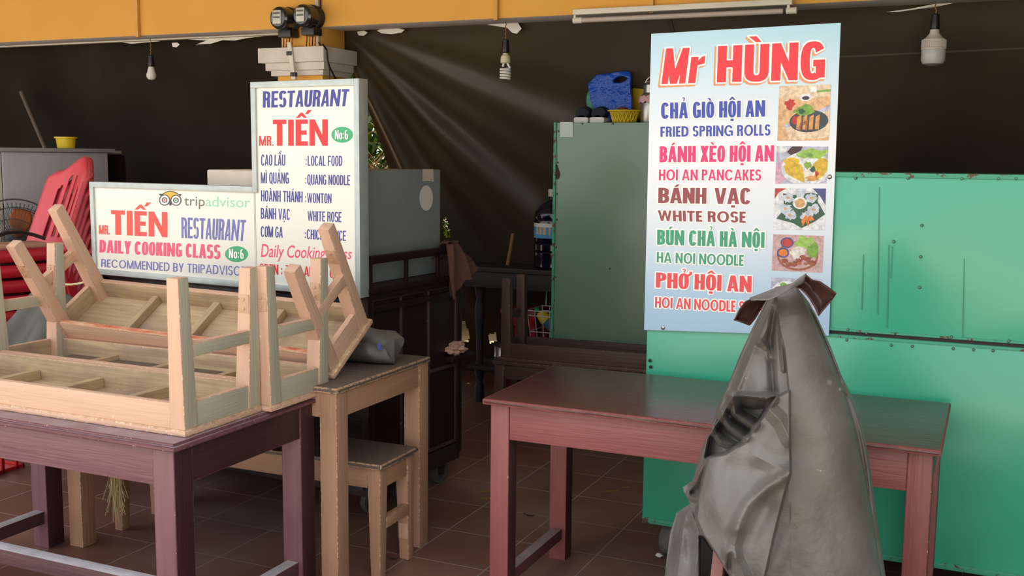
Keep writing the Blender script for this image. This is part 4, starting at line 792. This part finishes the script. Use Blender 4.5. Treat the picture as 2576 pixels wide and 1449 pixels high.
for r_, z in ((.255, .0), (.21, .035), (.15, .052), (.095, .06), (.05, .062)):
    mb.tube([(r_*math.cos(a), r_*math.sin(a), z) for a in [2*math.pi*k/48 for k in range(48)]], .0022 if r_ < .23 else .0042, 6, closed=True)
    if r_ < .23: mb.tube([(r_*math.cos(a), r_*math.sin(a), -z) for a in [2*math.pi*k/48 for k in range(48)]], .0018, 6, closed=True)
for k in range(72):
    a = 2*math.pi*k/72
    for s_ in (1, -1): mb.tube([((.04+.215*j/7)*math.cos(a+s_*.12*j/7), (.04+.195*j/7)*math.sin(a+s_*.12*j/7), s_*.062*math.sqrt(max(0, 1-(j/7)**3))) for j in range(8)], .0012, 4)
obj('guard', mb, WIRE, fan, mtx=FM)
mb = MB()
for k in range(3):
    a0 = R(78+120*k)
    def bl(s, t, a0=a0):
        r_ = .04+.165*t; w = .55*math.sin(math.pi*(.15+.7*t)); a = a0+(s-.5)*w*1.5; return (r_*math.cos(a), r_*math.sin(a), (s-.5)*.035)
    mb.grid(bl, 8, 10)
bo = obj('blade', mb, M('grimy_orange_plastic', (176, 92, 36), rough=.5, var=(90, 56, 36), scale=(10, 10, 10), vf=.9), fan, mtx=FM); bo.modifiers.new('thick', 'SOLIDIFY').thickness = .003
obj('motor', MB().lathe([(0, .03), (.04, .028), (.045, 0), (.045, -.04), (.06, -.06), (.06, -.14), (.03, -.16), (0, -.16)], 24), BLACK, fan, mtx=FM)
obj('pole', MB().tube([(.08, .1, .02), (.08, .1, FC.z-.05)], .014, 12), BLACK, fan); obj('base', MB().lathe([(0, 0), (.17, 0), (.17, .012), (.03, .03), (0, .03)], 32, 0, Matrix.Translation((.08, .1, 0))), BLACK, fan)
# stack of red plastic chairs
def chair_parts(t):
    def seat(s, v): x = (s-.5)*.43; y = -.2+.41*v; return (x*(1-.06*v), y, .43-.012*math.cos(math.pi*(s-.5))*math.sin(math.pi*v)-.02*max(0, (.12-v)/.12)**2)
    mb = MB().grid(seat, 16, 16); mb.grid(lambda s, v: ((s-.5)*.43, -.2-.006*v, .41-.062*v), 16, 2)
    for sg_ in (-1, 1): mb.grid(lambda s, v, g=sg_: (g*(.215*(1-.06*s)+.004*v), -.2+.41*s, .43-.02*max(0, (.12-s)/.12)**2-.058*v), 12, 2)
    o = obj('seat', mb, REDPL, t); o.modifiers.new('thick', 'SOLIDIFY').thickness = .004
    th = math.tan(R(20))
    def topz(s): a = abs(s-.5)*2; return .80+.075*(.5+.5*math.cos(math.pi*min(1, a*1.25)))-.05*max(0, a-.8)**2*12
    def back(s, v):
        x = (s-.5)*.44*(1-.05*v); z = .41+(topz(s)-.41)*v; y = .2+(z-.41)*th+.035*(abs(s-.5)*2)**2*-1+.012*math.cos(math.pi*(s-.5))
        if v > .93: y += .02*((v-.93)/.07)**2
        return (x, y, z)
    def kp(s, v): return not (.12 < v < .82-abs(s-.5)*.35 and any(abs(s-c) < .04 for c in (.26, .42, .58, .74)))
    mb = MB().grid(back, 50, 40, keep=kp)
    for e in (0, 1): mb.grid(lambda s, v, e=e: tuple(Vector(back(e, v))+Vector(((-1 if e == 0 else 1)*.006*s, .03*s, 0))), 3, 30)
    mb.grid(lambda s, v: tuple(Vector(back(s, 1))+Vector((0, .028*v, -.012*v*v))), 50, 4)
    o = obj('backrest', mb, REDPALE, t, angle=45); o.modifiers.new('thick', 'SOLIDIFY').thickness = .005
    for sx_ in (-1, 1):
        for y0, y1 in ((-.195, -.225), (.2, .27)):
            def lg(s, v, sx_=sx_, y0=y0, y1=y1):
                z = .425*(1-v); k = [(-1, 1), (1, 1), (1, -1)][0]; x = sx_*(.212+.03*v); y = y0+(y1-y0)*v; fr_ = -1 if y0 < 0 else 1
                if s <= .5: return (x-sx_*.05*(1-2*s)*(1-.3*v), y, z)
                return (x, y-fr_*.055*(2*s-1)*(1-.3*v), z)
            o = obj('leg', MB().grid(lg, 8, 10), REDPL, t); o.modifiers.new('thick', 'SOLIDIFY').thickness = .004
names = ['lowest', 'second from the bottom', 'third from the bottom', 'fourth from the bottom', 'fifth from the bottom', 'fifth from the top', 'fourth from the top', 'third from the top', 'second from the top', 'topmost']
CHM = lambda k: Matrix.Translation((-4.43+.0012*k, 3.75, .0735*k)) @ Matrix.Rotation(R(-20), 4, 'Z')
ch0 = thing('plastic_chair', 'red plastic chair, lowest of the stack by the grey cabinet', 'chair', mtx=CHM(0), group='stacked red plastic chairs'); chair_parts(ch0)
for k in range(1, 10): dup(ch0, CHM(k), 'red plastic chair, '+names[k]+' of the stack by the grey cabinet')
tp_ = Matrix.Translation((-4.42, 3.75, .6615)) @ Matrix.Rotation(R(-20), 4, 'Z')
tag(obj('wooden_plank', MB().box((.05, -.22, .0), (.195, .11, .024), .009, 0), TAN2['y'], None, mtx=tp_ @ Matrix.Translation((0, 0, .434))), 'short brown wooden plank lying on the seat of the red chair stack', 'plank')
cp = [tp_ @ Vector(v) for v in ((.16, -.15, .468), (.13, -.11, .488), (.1, -.04, .505), (.09, .03, .505), (.1, .09, .488), (.13, .13, .47))]
tag(obj('black_hose', MB().tube(cp, .009, 8), BLACK), 'black hose curving over the seat of the red chair stack', 'hose')

# ------------------------------------------------------------------ canvas bundle, raffia, crates, scraps
cb = thing('canvas_bundle', 'rolled grey olive canvas lying along the tan table beneath the tipped bench', 'bundle', (-2.7, 3.45, .7655))
def roll(s, t):
    x = -3.75+1.69*s; a = 2*math.pi*t; k = 1+.10*math.sin(3*a+x*7)+.06*math.sin(5*a-x*11)+.05*math.sin(x*23+2*a)
    e = min(1, (1-s)*14+.55)*min(1, s*6+.3)
    ca, sa = math.cos(a), math.sin(a); ry = .09*k*e; rz = .058*k*(.6+.4*e)
    return (x+.02*math.sin(a*2)*(s > .95), 3.475+ry*math.copysign(abs(ca)**.7, ca), .7665+rz+rz*math.copysign(abs(sa)**.7, sa)-(.0 if s > .2 else (.2-s)*.5))
mb = MB().grid(roll, 120, 40); mb.poly([roll(1, j/40) for j in range(40)]); mb.poly([roll(0, j/40) for j in range(40)])
for v in mb.bm.verts: v.co.z = max(v.co.z, .767) if v.co.x > -3.27 else v.co.z
obj('roll', mb, TARPG, cb, world=True, angle=50)
q = Panel(roll(.985, .5), (1, -.6, 0))
mb = MB(); V = [(948, 868), (953, 863), (960, 866), (957, 873), (961, 879), (953, 882), (950, 876)]
mb.poly([onplane(x, y, (-2.07, 3.385, 0), (.25, -1, 0)) for x, y in V]); obj('blue_mark', mb, M('blue_ink', (70, 76, 160), rough=.6), cb, world=True)
def drape(s, t):
    x = -3.98+.66*s+.05*t; y = 3.12+.42*(1-t)-.06*math.sin(s*9+t*3)-.04*math.sin(s*19+t*7)
    z = .93-.30*t**1.2+.04*math.sin(s*7+t*5)+.025*math.sin(s*15-t*6)-.1*(1-s)*t-.05*(1-s)
    return (x, y, z)
o = obj('loose_flap', MB().grid(drape, 60, 50), TARPG, cb, world=True, angle=50); o.modifiers.new('thick', 'SOLIDIFY').thickness = .004
obj('hem_cord', MB().tube([aty(x, y, 3.52) for x, y in ((128, 712), (150, 715), (180, 716), (205, 712), (232, 702), (250, 695))], .005, 8), M('straw_cord', (206, 196, 150), rough=.7), cb, world=True)
mb = MB(); rr = random.Random(11)
for k in range(46):
    x0 = -3.155+rr.uniform(-.016, .016); y0 = 3.135+rr.uniform(-.012, .012); l = rr.uniform(.2, .36); dx = rr.uniform(-.03, .035); dy = rr.uniform(-.025, .02)
    mb.tube([(x0, y0, .44), (x0+dx*.1, y0+dy*.1, .44-l*.35), (x0+dx*.5, y0+dy*.5, .44-l*.75), (x0+dx*1.2+rr.uniform(-.015, .015), y0+dy, .44-l)], .0016, 4)
mb.tube([(-3.155, 3.135, .45), (-3.153, 3.137, .425)], .012, 8)
tag(obj('raffia_tassel', mb, RAFF), 'straw coloured raffia tassel hanging from the upright bench under the tan table', 'raffia', kind='thing')
cr = thing('plastic_crate', 'red plastic crate on the floor behind the purple table', 'crate', (-4.47, 3.55, 0))
mb = MB()
for z in (0, .095, .19): mb.box((-.2, -.13, z), (.15, -.115, z+.018), .003).box((.135, -.13, z), (.15, .15, z+.018), .003).box((-.2, .135, z), (.15, .15, z+.018), .003)
for x in (-.2, -.12, -.04, .04, .135): mb.box((x, -.13, 0), (x+.015, -.117, .2), .003)
for y in (-.06, .02, .1): mb.box((.137, y, 0), (.15, y+.015, .2), .003)
mb.box((-.195, -.125, .001), (.145, .145, .008), 0)
obj('lattice', mb, M('bright_red_plastic', (206, 30, 34), rough=.4), cr)
tag(obj('red_block', MB().box((-2.62, 4.05, 0), (-2.52, 4.2, .1), .006), M('red_paint_block', (170, 34, 26), rough=.6)), 'small red block on the floor beneath the dark cart', 'block')
p = atz(1658, 1404, .0); tag(obj('paper_scrap', crumple((p.x, p.y, .012), .014, .011, .008, 8, 8), WHITE), 'tiny white paper scrap on the floor by the teal cart wheel', 'scrap')
for px, py, l in ((985, 1408, 'curled dead leaf on the tiles beside the upright bench leg'), (1330, 1300, 'thin dead leaf on the tiles behind the dark red table leg')):
    p = atz(px, py, 0); tag(obj('dead_leaf', MB().grid(lambda s, t: (p.x+.05*(s-.5)+.004*math.sin(9*s), p.y+.012*(t-.5)*math.sin(math.pi*s), .003+.008*(2*s-1)**2+.004*(2*t-1)**2), 10, 4), M('dry_leaf', (58, 40, 32), rough=.8)), l, 'leaf')

# ------------------------------------------------------------------ cloth-covered stand in front
st = thing('covered_stand', 'grey brown vinyl cloth draped over a tall stand in front of the dark red table', 'covered stand', (-.45, 2.68, 0))
LS = ((700, 1962), (716, 1956), (735, 1940), (760, 1925), (830, 1890), (900, 1858), (960, 1835), (1020, 1806), (1080, 1790), (1130, 1763), (1180, 1752), (1210, 1742), (1226, 1717), (1240, 1722), (1268, 1736), (1290, 1702), (1340, 1686), (1400, 1678), (1449, 1672), (1600, 1640), (1950, 1590))
LSS = ((700, 1962), (760, 1925), (900, 1858), (1020, 1806), (1130, 1764), (1210, 1738), (1290, 1702), (1449, 1672), (1950, 1590))
RS = ((700, 1994), (716, 2004), (735, 2014), (760, 2034), (800, 2056), (870, 2088), (950, 2118), (1010, 2148), (1060, 2165), (1120, 2180), (1180, 2190), (1300, 2206), (1449, 2228), (1600, 2250), (1950, 2300))
def ip(Y, pts): return np.interp(Y, [p[0] for p in pts], [p[1] for p in pts])
def sm(a, b, x): t = np.clip((x-a)/(b-a), 0, 1); return t*t*(3-2*t)
def pdist(X, Y, pl, closed=False):
    d = np.full(X.shape, 1e9)
    for (x0, y0), (x1, y1) in zip(pl, pl[1:]+(pl[:1] if closed else [])):
        vx, vy = x1-x0, y1-y0; t = np.clip(((X-x0)*vx+(Y-y0)*vy)/(vx*vx+vy*vy+1e-9), 0, 1); d = np.minimum(d, np.hypot(X-x0-t*vx, Y-y0-t*vy))
    return d
def pin(X, Y, pl):
    r = np.zeros(X.shape, bool)
    for (x0, y0), (x1, y1) in zip(pl, pl[1:]+pl[:1]):
        if y0 != y1: r ^= ((y0 > Y) != (y1 > Y)) & (X < (x1-x0)*(Y-y0)/(y1-y0)+x0)
    return r
def sheet(X, Y, pl, soft):
    d = pdist(X, Y, pl, True); d = np.where(pin(X, Y, pl), d, -d); return sm(-soft, soft, d)
def tent(X, Y, pl, w, h): return h*np.maximum(0, 1-pdist(X, Y, pl)/w)
def bulge(X, Y, pl, w, h): return h*np.exp(-(pdist(X, Y, pl)/w)**2)
FACET = [(1986, 983), (1950, 1000), (1930, 1020), (1912, 1050), (1890, 1082), (1865, 1111), (1830, 1136), (1783, 1151), (1768, 1200), (1754, 1255), (1751, 1305), (1768, 1345), (1800, 1392), (1836, 1449), (1880, 1560), (1905, 1900), (1860, 1900), (1900, 1560), (1925, 1449), (1952, 1330), (1972, 1250), (1989, 1190)]
def folds(X, Y):
    c1 = ip(Y, ((700, 1950), (760, 1953), (830, 1962), (880, 1974), (990, 1985), (1100, 1986), (1190, 1988), (1950, 1990)))
    h = np.zeros(X.shape)
    # the smooth panel on the street side lies over the folds beside it, its own edge turned back further on
    right = sm(-3, 3, X-c1)*(Y < 1195)
    h += .024*sm(735, 800, Y)*sm(1150, 985, Y)*right*np.exp(-np.maximum(0, X-c1)/110)
    c2 = ip(Y, ((700, 2006), (760, 2026), (870, 2075), (980, 2120), (1080, 2148), (1180, 2172), (1300, 2193), (1449, 2216), (1950, 2290)))
    h -= .034*sm(-2, 3, X-c2)*sm(740, 800, Y)
    h += bulge(X, Y, [(2095, 960), (2140, 985), (2165, 1010)], 9, .010)+tent(X, Y, [(2118, 980), (2150, 1000)], 8, .008)
    left = sm(3, -3, X-c1)
    # long folds falling from the tip
    h += left*(bulge(X, Y, [(1952, 750), (1905, 850), (1862, 960), (1825, 1060)], 9, .016)+tent(X, Y, [(1957, 752), (1928, 830), (1912, 860)], 16, .018)-bulge(X, Y, [(1948, 770), (1938, 850), (1941, 920), (1946, 985)], 9, .026)
        + tent(X, Y, [(1912, 862), (1935, 880), (1940, 900)], 12, .014)+tent(X, Y, [(1960, 770), (1966, 860), (1972, 930)], 9, .016)-bulge(X, Y, [(1935, 752), (1880, 870), (1840, 970), (1800, 1080)], 9, .016)+bulge(X, Y, [(1900, 900), (1905, 985)], 22, .012))
    # gathered pockets over the facet
    hollow = [(1838, 1002), (1870, 1000), (1930, 1006), (1950, 1000), (1912, 1055), (1870, 1115), (1825, 1140), (1775, 1150), (1783, 1095), (1800, 1060), (1820, 1030)]
    h -= .085*sheet(X, Y, hollow, 6)
    for pl, hh, w in (([(1843, 998), (1850, 1040), (1896, 1070)], .105, 19), ([(1818, 1046), (1838, 1074), (1874, 1100)], .10, 16), ([(1790, 1080), (1816, 1110), (1852, 1126)], .095, 14), ([(1858, 1003), (1900, 1008), (1940, 1004)], .08, 22), ([(1843, 1000), (1814, 1050), (1788, 1090)], .085, 11)):
        h += tent(X, Y, pl, w, hh)*sheet(X, Y, [(1775, 985), (1960, 985), (1960, 1010), (1880, 1110), (1775, 1155)], 10)
    # the big front facet
    f = sheet(X, Y, FACET, 3.5)
    h += f*(.062-.02*np.clip((X-1760)/230, 0, 1)+bulge(X, Y, [(1986, 1192), (1930, 1226), (1880, 1270), (1850, 1330)], 17, .026)+tent(X, Y, [(1935, 1030), (1965, 1060), (1986, 1105)], 24, .022)+tent(X, Y, [(1986, 1186), (1945, 1170), (1905, 1150)], 26, .012)+tent(X, Y, [(1860, 1330), (1848, 1370), (1852, 1400)], 20, .014)+bulge(X, Y, [(1790, 1170), (1800, 1260), (1830, 1360)], 30, .012)-bulge(X, Y, [(1840, 1180), (1900, 1190), (1980, 1150)], 34, .012)-bulge(X, Y, [(1930, 1280), (1900, 1350), (1880, 1449)], 30, .016))
    h += tent(X, Y, [(1832, 1392), (1848, 1402), (1872, 1449)], 22, .03)*(Y > 1370)-bulge(X, Y, [(1838, 1398), (1832, 1449)], 7, .03)
    # pleat sticking out beside the facet and the hanging tail below it
    lo = (1-f)*(X < 1900)
    h += lo*(tent(X, Y, [(1722, 1226), (1750, 1210), (1772, 1170)], 16, .05)-bulge(X, Y, [(1740, 1240), (1775, 1225)], 9, .05)+tent(X, Y, [(1728, 1246), (1755, 1258)], 11, .035))
    h += lo*(tent(X, Y, [(1724, 1302), (1716, 1360), (1704, 1449)], 24, .022)+tent(X, Y, [(1740, 1290), (1757, 1340), (1750, 1449)], 14, .022)-bulge(X, Y, [(1728, 1330), (1735, 1400)], 12, .012))
    h -= .13*sheet(X, Y, [(1760, 1350), (1772, 1352), (1798, 1392), (1834, 1449), (1834, 1620), (1786, 1620), (1760, 1449)], 3)*(1-f)
    h += .0035*np.sin(X*.021+Y*.013)+.0025*np.sin(X*.043-Y*.017)+.002*np.sin(X*.09+Y*.05)*left
    return h
NU, NV = 420, 520
ss, tt = np.meshgrid(np.linspace(0, 1, NU+1), np.linspace(0, 1, NV+1))
YY = np.where(tt < .85, 722+778*tt/.85, 1500+440*(tt-.85)/.15); l_, r_ = ip(YY, LS), ip(YY, RS); XX = l_+(r_-l_)*ss
ya_ = np.arange(300., 2400.); kk_ = np.exp(-(np.arange(-180, 181)/60.)**2); kk_ /= kk_.sum()
smooth = lambda pts: np.interp(YY, ya_[180:-180], np.convolve(np.interp(ya_, [p[0] for p in pts], [p[1] for p in pts]), kk_, 'valid'))
ls_, rs_ = smooth(LSS), smooth(RS); uu = np.clip(2*(XX-ls_)/(rs_-ls_)-1, -1, 1); hw = (rs_-ls_)/2/FPX*2.75; DD_ = .24*np.tanh(.95*hw/.24)
yy = 2.79-DD_*np.sqrt(np.maximum(0, 1-np.abs(uu)**2.4))-folds(XX, YY)*sm(0, .08, 1-np.abs(uu))
dirs = np.stack([(XX-1288)/FPX, (YY-724.5)/FPX, np.ones(XX.shape)], -1) @ CM
PP = dirs*(yy/dirs[..., 1])[..., None]+np.array([0, 0, CAMZ]); PP[..., 2] = np.maximum(PP[..., 2], .004)
vv = [tuple(p) for p in PP.reshape(-1, 3)]; ff = [(j*(NU+1)+i, j*(NU+1)+i+1, (j+1)*(NU+1)+i+1, (j+1)*(NU+1)+i) for j in range(NV) for i in range(NU)]
me = bpy.data.meshes.new('t'); me.from_pydata(vv, [], ff); mb = MB(); mb.bm.from_mesh(me); bpy.data.meshes.remove(me)
def clback(s, t):
    j = t*NV; j0 = min(int(j), NV-1); w = j-j0
    A = Vector(PP[j0, 0]*(1-w)+PP[j0+1, 0]*w); B = Vector(PP[j0, -1]*(1-w)+PP[j0+1, -1]*w); u = 2*s-1
    p = A.lerp(B, s); p.y += min(.45*(B-A).length, .22)*math.sqrt(max(0, 1-u*u))*(1+.06*math.sin(s*31)); return tuple(p)
mb.grid(clback, 60, NV)
bmesh.ops.remove_doubles(mb.bm, verts=mb.bm.verts[:], dist=.0002)
bmesh.ops.recalc_face_normals(mb.bm, faces=mb.bm.faces[:])
obj('cloth_cover', mb, CLOTH, st, world=True, angle=60)
# the cap of the cover, folded open at the tip: brown lobes and a grey rim
def patch(upper, lower, d, n=24, m=8):
    """skin between two picture polylines, each point given its own distance"""
    def f(s, t):
        def on(pl): 
            k = s*(len(pl)-1); i = min(int(k), len(pl)-2); w = k-i; return [pl[i][j]*(1-w)+pl[i+1][j]*w for j in range(3)]
        a, b = on(upper), on(lower); x, y, z = [a[j]*(1-t)+b[j]*t for j in range(3)]
        return tuple(aty(x, y, z+d*math.sin(math.pi*t)))
    return MB().grid(f, n, m)
capo = obj('cover_cap', patch([(1846, 805, 2.60), (1858, 779, 2.61), (1873, 759, 2.63), (1892, 750, 2.65), (1915, 742, 2.67), (1956, 726, 2.70)], [(1846, 806, 2.60), (1866, 812, 2.61), (1886, 820, 2.63), (1900, 803, 2.66), (1913, 782, 2.68), (1928, 755, 2.70)], .03), CLOTHB, st, world=True, angle=70); capo.modifiers.new('thick', 'SOLIDIFY').thickness = .003; capo['label'] = 'dark brown curled lobe of the cover cap'
capo = obj('cover_cap', patch([(1994, 717, 2.72), (2012, 702, 2.72), (2029, 691, 2.72), (2045, 704, 2.72), (2063, 707, 2.71), (2084, 721, 2.69), (2105, 738, 2.66)], [(1998, 722, 2.69), (2012, 727, 2.69), (2024, 738, 2.69), (2036, 752, 2.69), (2048, 772, 2.68), (2059, 796, 2.67), (2091, 759, 2.66)], .03), CLOTHB, st, world=True, angle=70); capo.modifiers.new('thick', 'SOLIDIFY').thickness = .003; capo['label'] = 'dark brown curled lobe of the cover cap'
capo = obj('cover_cap', patch([(1886, 752, 2.645), (1915, 741, 2.665), (1956, 725, 2.695), (1994, 715, 2.715), (2012, 701, 2.718), (2029, 690, 2.718)], [(1890, 754, 2.635), (1914, 757, 2.61), (1936, 756, 2.60), (1962, 743, 2.60), (1990, 727, 2.62), (2018, 712, 2.69)], -.012), CLOTH, st, world=True, angle=70); capo.modifiers.new('thick', 'SOLIDIFY').thickness = .003; capo['label'] = 'grey rolled rim of the cover cap'
obj('pole', MB().box((-.48, 2.77, 0), (-.44, 2.81, 1.2), .004), PINKW, st, world=True)
p = aty(1794, 1400, 2.66); obj('foot', MB().hexa([(p.x-.03, 2.60, 0), (p.x+.01, 2.60, 0), (p.x+.01, 2.63, 0), (p.x-.03, 2.63, 0)], [(p.x+.004, 2.645, .565), (p.x+.034, 2.645, .565), (p.x+.034, 2.675, .565), (p.x+.004, 2.675, .565)], .003), PINKW, st, world=True)

# ------------------------------------------------------------------ lamps, meters, wiring
def cordpts(a, b, n=14, r=.004):
    a, b = Vector(a), Vector(b); return [a.lerp(b, k/n)+Vector((r*math.sin(k*2.2), r*math.cos(k*2.2), 0)) for k in range(n+1)]
SOCK = [(0, .05), (.012, .05), (.017, .046), (.019, .02), (.021, 0), (.021, -.022), (.019, -.026), (0, -.026)]
def hanging(name, label, px, pz, top, bottom_z):
    p = aty(px, pz, 5.50); t = thing(name, label, 'light bulb', (p.x, 5.50, p.z))
    obj('cord', MB().tube(cordpts((0, 0, .045), (0, .0, top-p.z)), .003, 6), CORD, t)
    obj('socket', MB().lathe(SOCK, 20), BLACK, t); return t
t = hanging('light_bulb', 'small white bulb hanging from the yellow beam above the grey cabinet', 380, 158, 2.296, 0)
obj('bulb', MB().lathe([(.017, -.024), (.019, -.035), (.024, -.05), (.024, -.055), (.032, -.075), (.031, -.092), (.02, -.108), (0, -.112)], 24), WHITE, t)
t = hanging('light_bulb', 'spiral energy-saving bulb hanging below the yellow beam near the tube lamp', 1272, 122, 2.296, 0)
obj('ballast', MB().lathe([(.014, -.024), (.016, -.034), (.025, -.042), (.028, -.06), (.028, -.078), (.02, -.082), (0, -.082)], 24), M('cream_plastic', (214, 204, 168), rough=.5), t)
sp = [(.027*math.cos(a), .027*math.sin(a), -.105-.062*a/(8*math.pi)) for a in [8*math.pi*k/110 for k in range(111)]]
obj('spiral_tube', MB().tube([(.012, 0, -.08), (.02, 0, -.095)]+sp, .0062, 8).tube([(-.012, 0, -.08), (-.016, 0, -.1)], .006, 8), WHITE, t)
t = hanging('light_bulb', 'large ribbed white bulb hanging beside the light blue menu sign', 2352, 62, 2.5, 0)
obj('neck', MB().lathe([(.02, -.022), (.022, -.04), (.038, -.06), (.054, -.072), (0, -.072)], 28), M('warm_white_plastic', (206, 196, 182), rough=.5), t)
mb = MB().lathe([(.048, -.068), (.055, -.07), (.055, -.075), (.05, -.077), (.05, -.106), (.056, -.109), (.056, -.116), (.05, -.118)], 36)
for k in range(36): mb.box((.049, -.0014, -.107), (.0555, .0014, -.074), 0); mb.bm.verts.ensure_lookup_table(); bmesh.ops.rotate(mb.bm, verts=mb.bm.verts[:], matrix=Matrix.Rotation(2*math.pi/36, 3, 'Z'))
obj('heat_sink', mb, M('ivory_plastic', (214, 206, 194), rough=.5), t)
obj('diffuser', MB().lathe([(.052, -.115), (.054, -.12), (.054, -.165), (.046, -.182), (.02, -.19), (0, -.191)], 32), LED, t)
p0, p1 = aty(1442, 32, 5.30), aty(1992, 3, 5.30)
t = thing('tube_lamp', 'white fluorescent tube fitting fixed along the lower edge of the yellow beam', 'lamp', (-1.5, 5.32, 2.3))
obj('batten_box', MB().box((p0.x, 5.29, 2.288), (-.94, 5.345, 2.316), .004), OFFW, t, world=True)
obj('glass_tube', MB().tube([(p0.x+.045, 5.315, 2.262), (-.985, 5.315, 2.262)], .0135, 16), DUSTT, t, world=True)
mb = MB()
for x in (p0.x, -.965): mb.box((x, 5.305, 2.26), (x+.012, 5.325, 2.3), .002); mb.tube([(x-.004, 5.315, 2.262), (x+.045, 5.315, 2.262)], .016, 14)
obj('lamp_holder', mb, OFFW, t, world=True)
def meter(px, py, label):
    p = aty(px, py, 5.20); t = thing('electricity_meter', label, 'meter', (p.x, 5.349, p.z)); mx = Matrix.Rotation(R(90), 4, 'X')
    obj('base', MB().lathe([(0, 0), (.062, 0), (.07, .006), (.072, .02), (.072, .05), (.066, .056)], 32, 0, mx), M('sooty_metal', (40, 38, 36), rough=.6), t)
    obj('glass_cover', MB().lathe([(.066, .05), (.066, .12), (.062, .135), (.05, .145), (0, .149)], 32, 0, mx), M('smoked_glass', (48, 46, 42), rough=.12, spec=.8), t)
    mb = MB().box((-.032, -.1505, -.036), (.026, -.1465, .042), .004); obj('dial_plate', mb, M('dial_white', (206, 204, 196), rough=.25, var=(160, 158, 150), scale=(20, 20, 20)), t)
    obj('counter', MB().box((-.026, -.1525, .02), (.02, -.1515, .03), 0).box((-.026, -.1525, -.004), (.02, -.1515, .006), 0), M('counter_strip', (90, 88, 84), rough=.4), t)
    obj('terminal_box', MB().box((-.045, -.085, -.105), (.045, -.0, -.062), .006), BLACK, t)
    mb = MB()
    for k in range(4): mb.tube([(-.03+.02*k, -.045, -.104), (-.032+.02*k, -.045, -.135), (-.045+.02*k, -.03, -.16)], .003, 6, k % 2)
    obj('wire', mb, [WIRE, REDW], t)
meter(697, 44, 'round black electricity meter on the column top, the one farther from the cable duct'); meter(756, 38, 'round black electricity meter on the column top, next to the cable duct')
t = thing('cable_duct', 'white upright cable duct on the yellow beam beside the meters', 'duct', (-3.6, 5.34, 2.2)); p = aty(797, 50, 5.33)
obj('channel', MB().box((p.x-.013, 5.325, 2.185), (p.x+.013, 5.349, 3.0), .003), M('dirty_ivory_duct', (214, 196, 168), rough=.6, var=(180, 150, 118)), t, world=True)
obj('wire', MB().tube([(p.x+.022, 5.34, 2.6), (p.x+.02, 5.338, 2.35), (p.x-.005, 5.335, 2.22), (p.x+.03, 5.32, 2.19)], .004, 6), WIRE, t, world=True)
t = thing('cable_strip', 'white cable strip with black tape running down the front of the capital', 'strip'); a, b, c = aty(726, 106, 5.285), aty(733, 160, 5.285), aty(738, 200, 5.285)
mb = MB(); ww = Vector((.014, 0, 0)); th_ = Vector((0, .012, 0))
mb.hexa([b-ww, b+ww, b+ww+th_, b-ww+th_], [a-ww, a+ww, a+ww+th_, a-ww+th_], .002); mb.hexa([c-ww, c+ww, c+ww+th_*2, c-ww+th_*2], [b-ww, b+ww, b+ww+th_, b-ww+th_], .002)
obj('strip', mb, OFFW, t, world=True)
mb = MB()
for x, y in ((727, 134), (737, 187)):
    q = aty(x, y, 5.283); mb.box((q.x-.018, 5.28, q.z-.012), (q.x+.018, 5.302, q.z+.012), .002)
obj('tape', mb, BLACK, t, world=True)
tag(obj('black_cable', MB().tube([atx(x, y, -3.6) for x, y in ((812, 112), (822, 125), (824, 150), (829, 168), (836, 182), (845, 200))], .005, 8).tube([atx(x, y, -3.6) for x, y in ((824, 150), (829, 175), (829, 200))], .003, 6), WIRE), 'black cable hanging down the side of the white capital', 'cable')
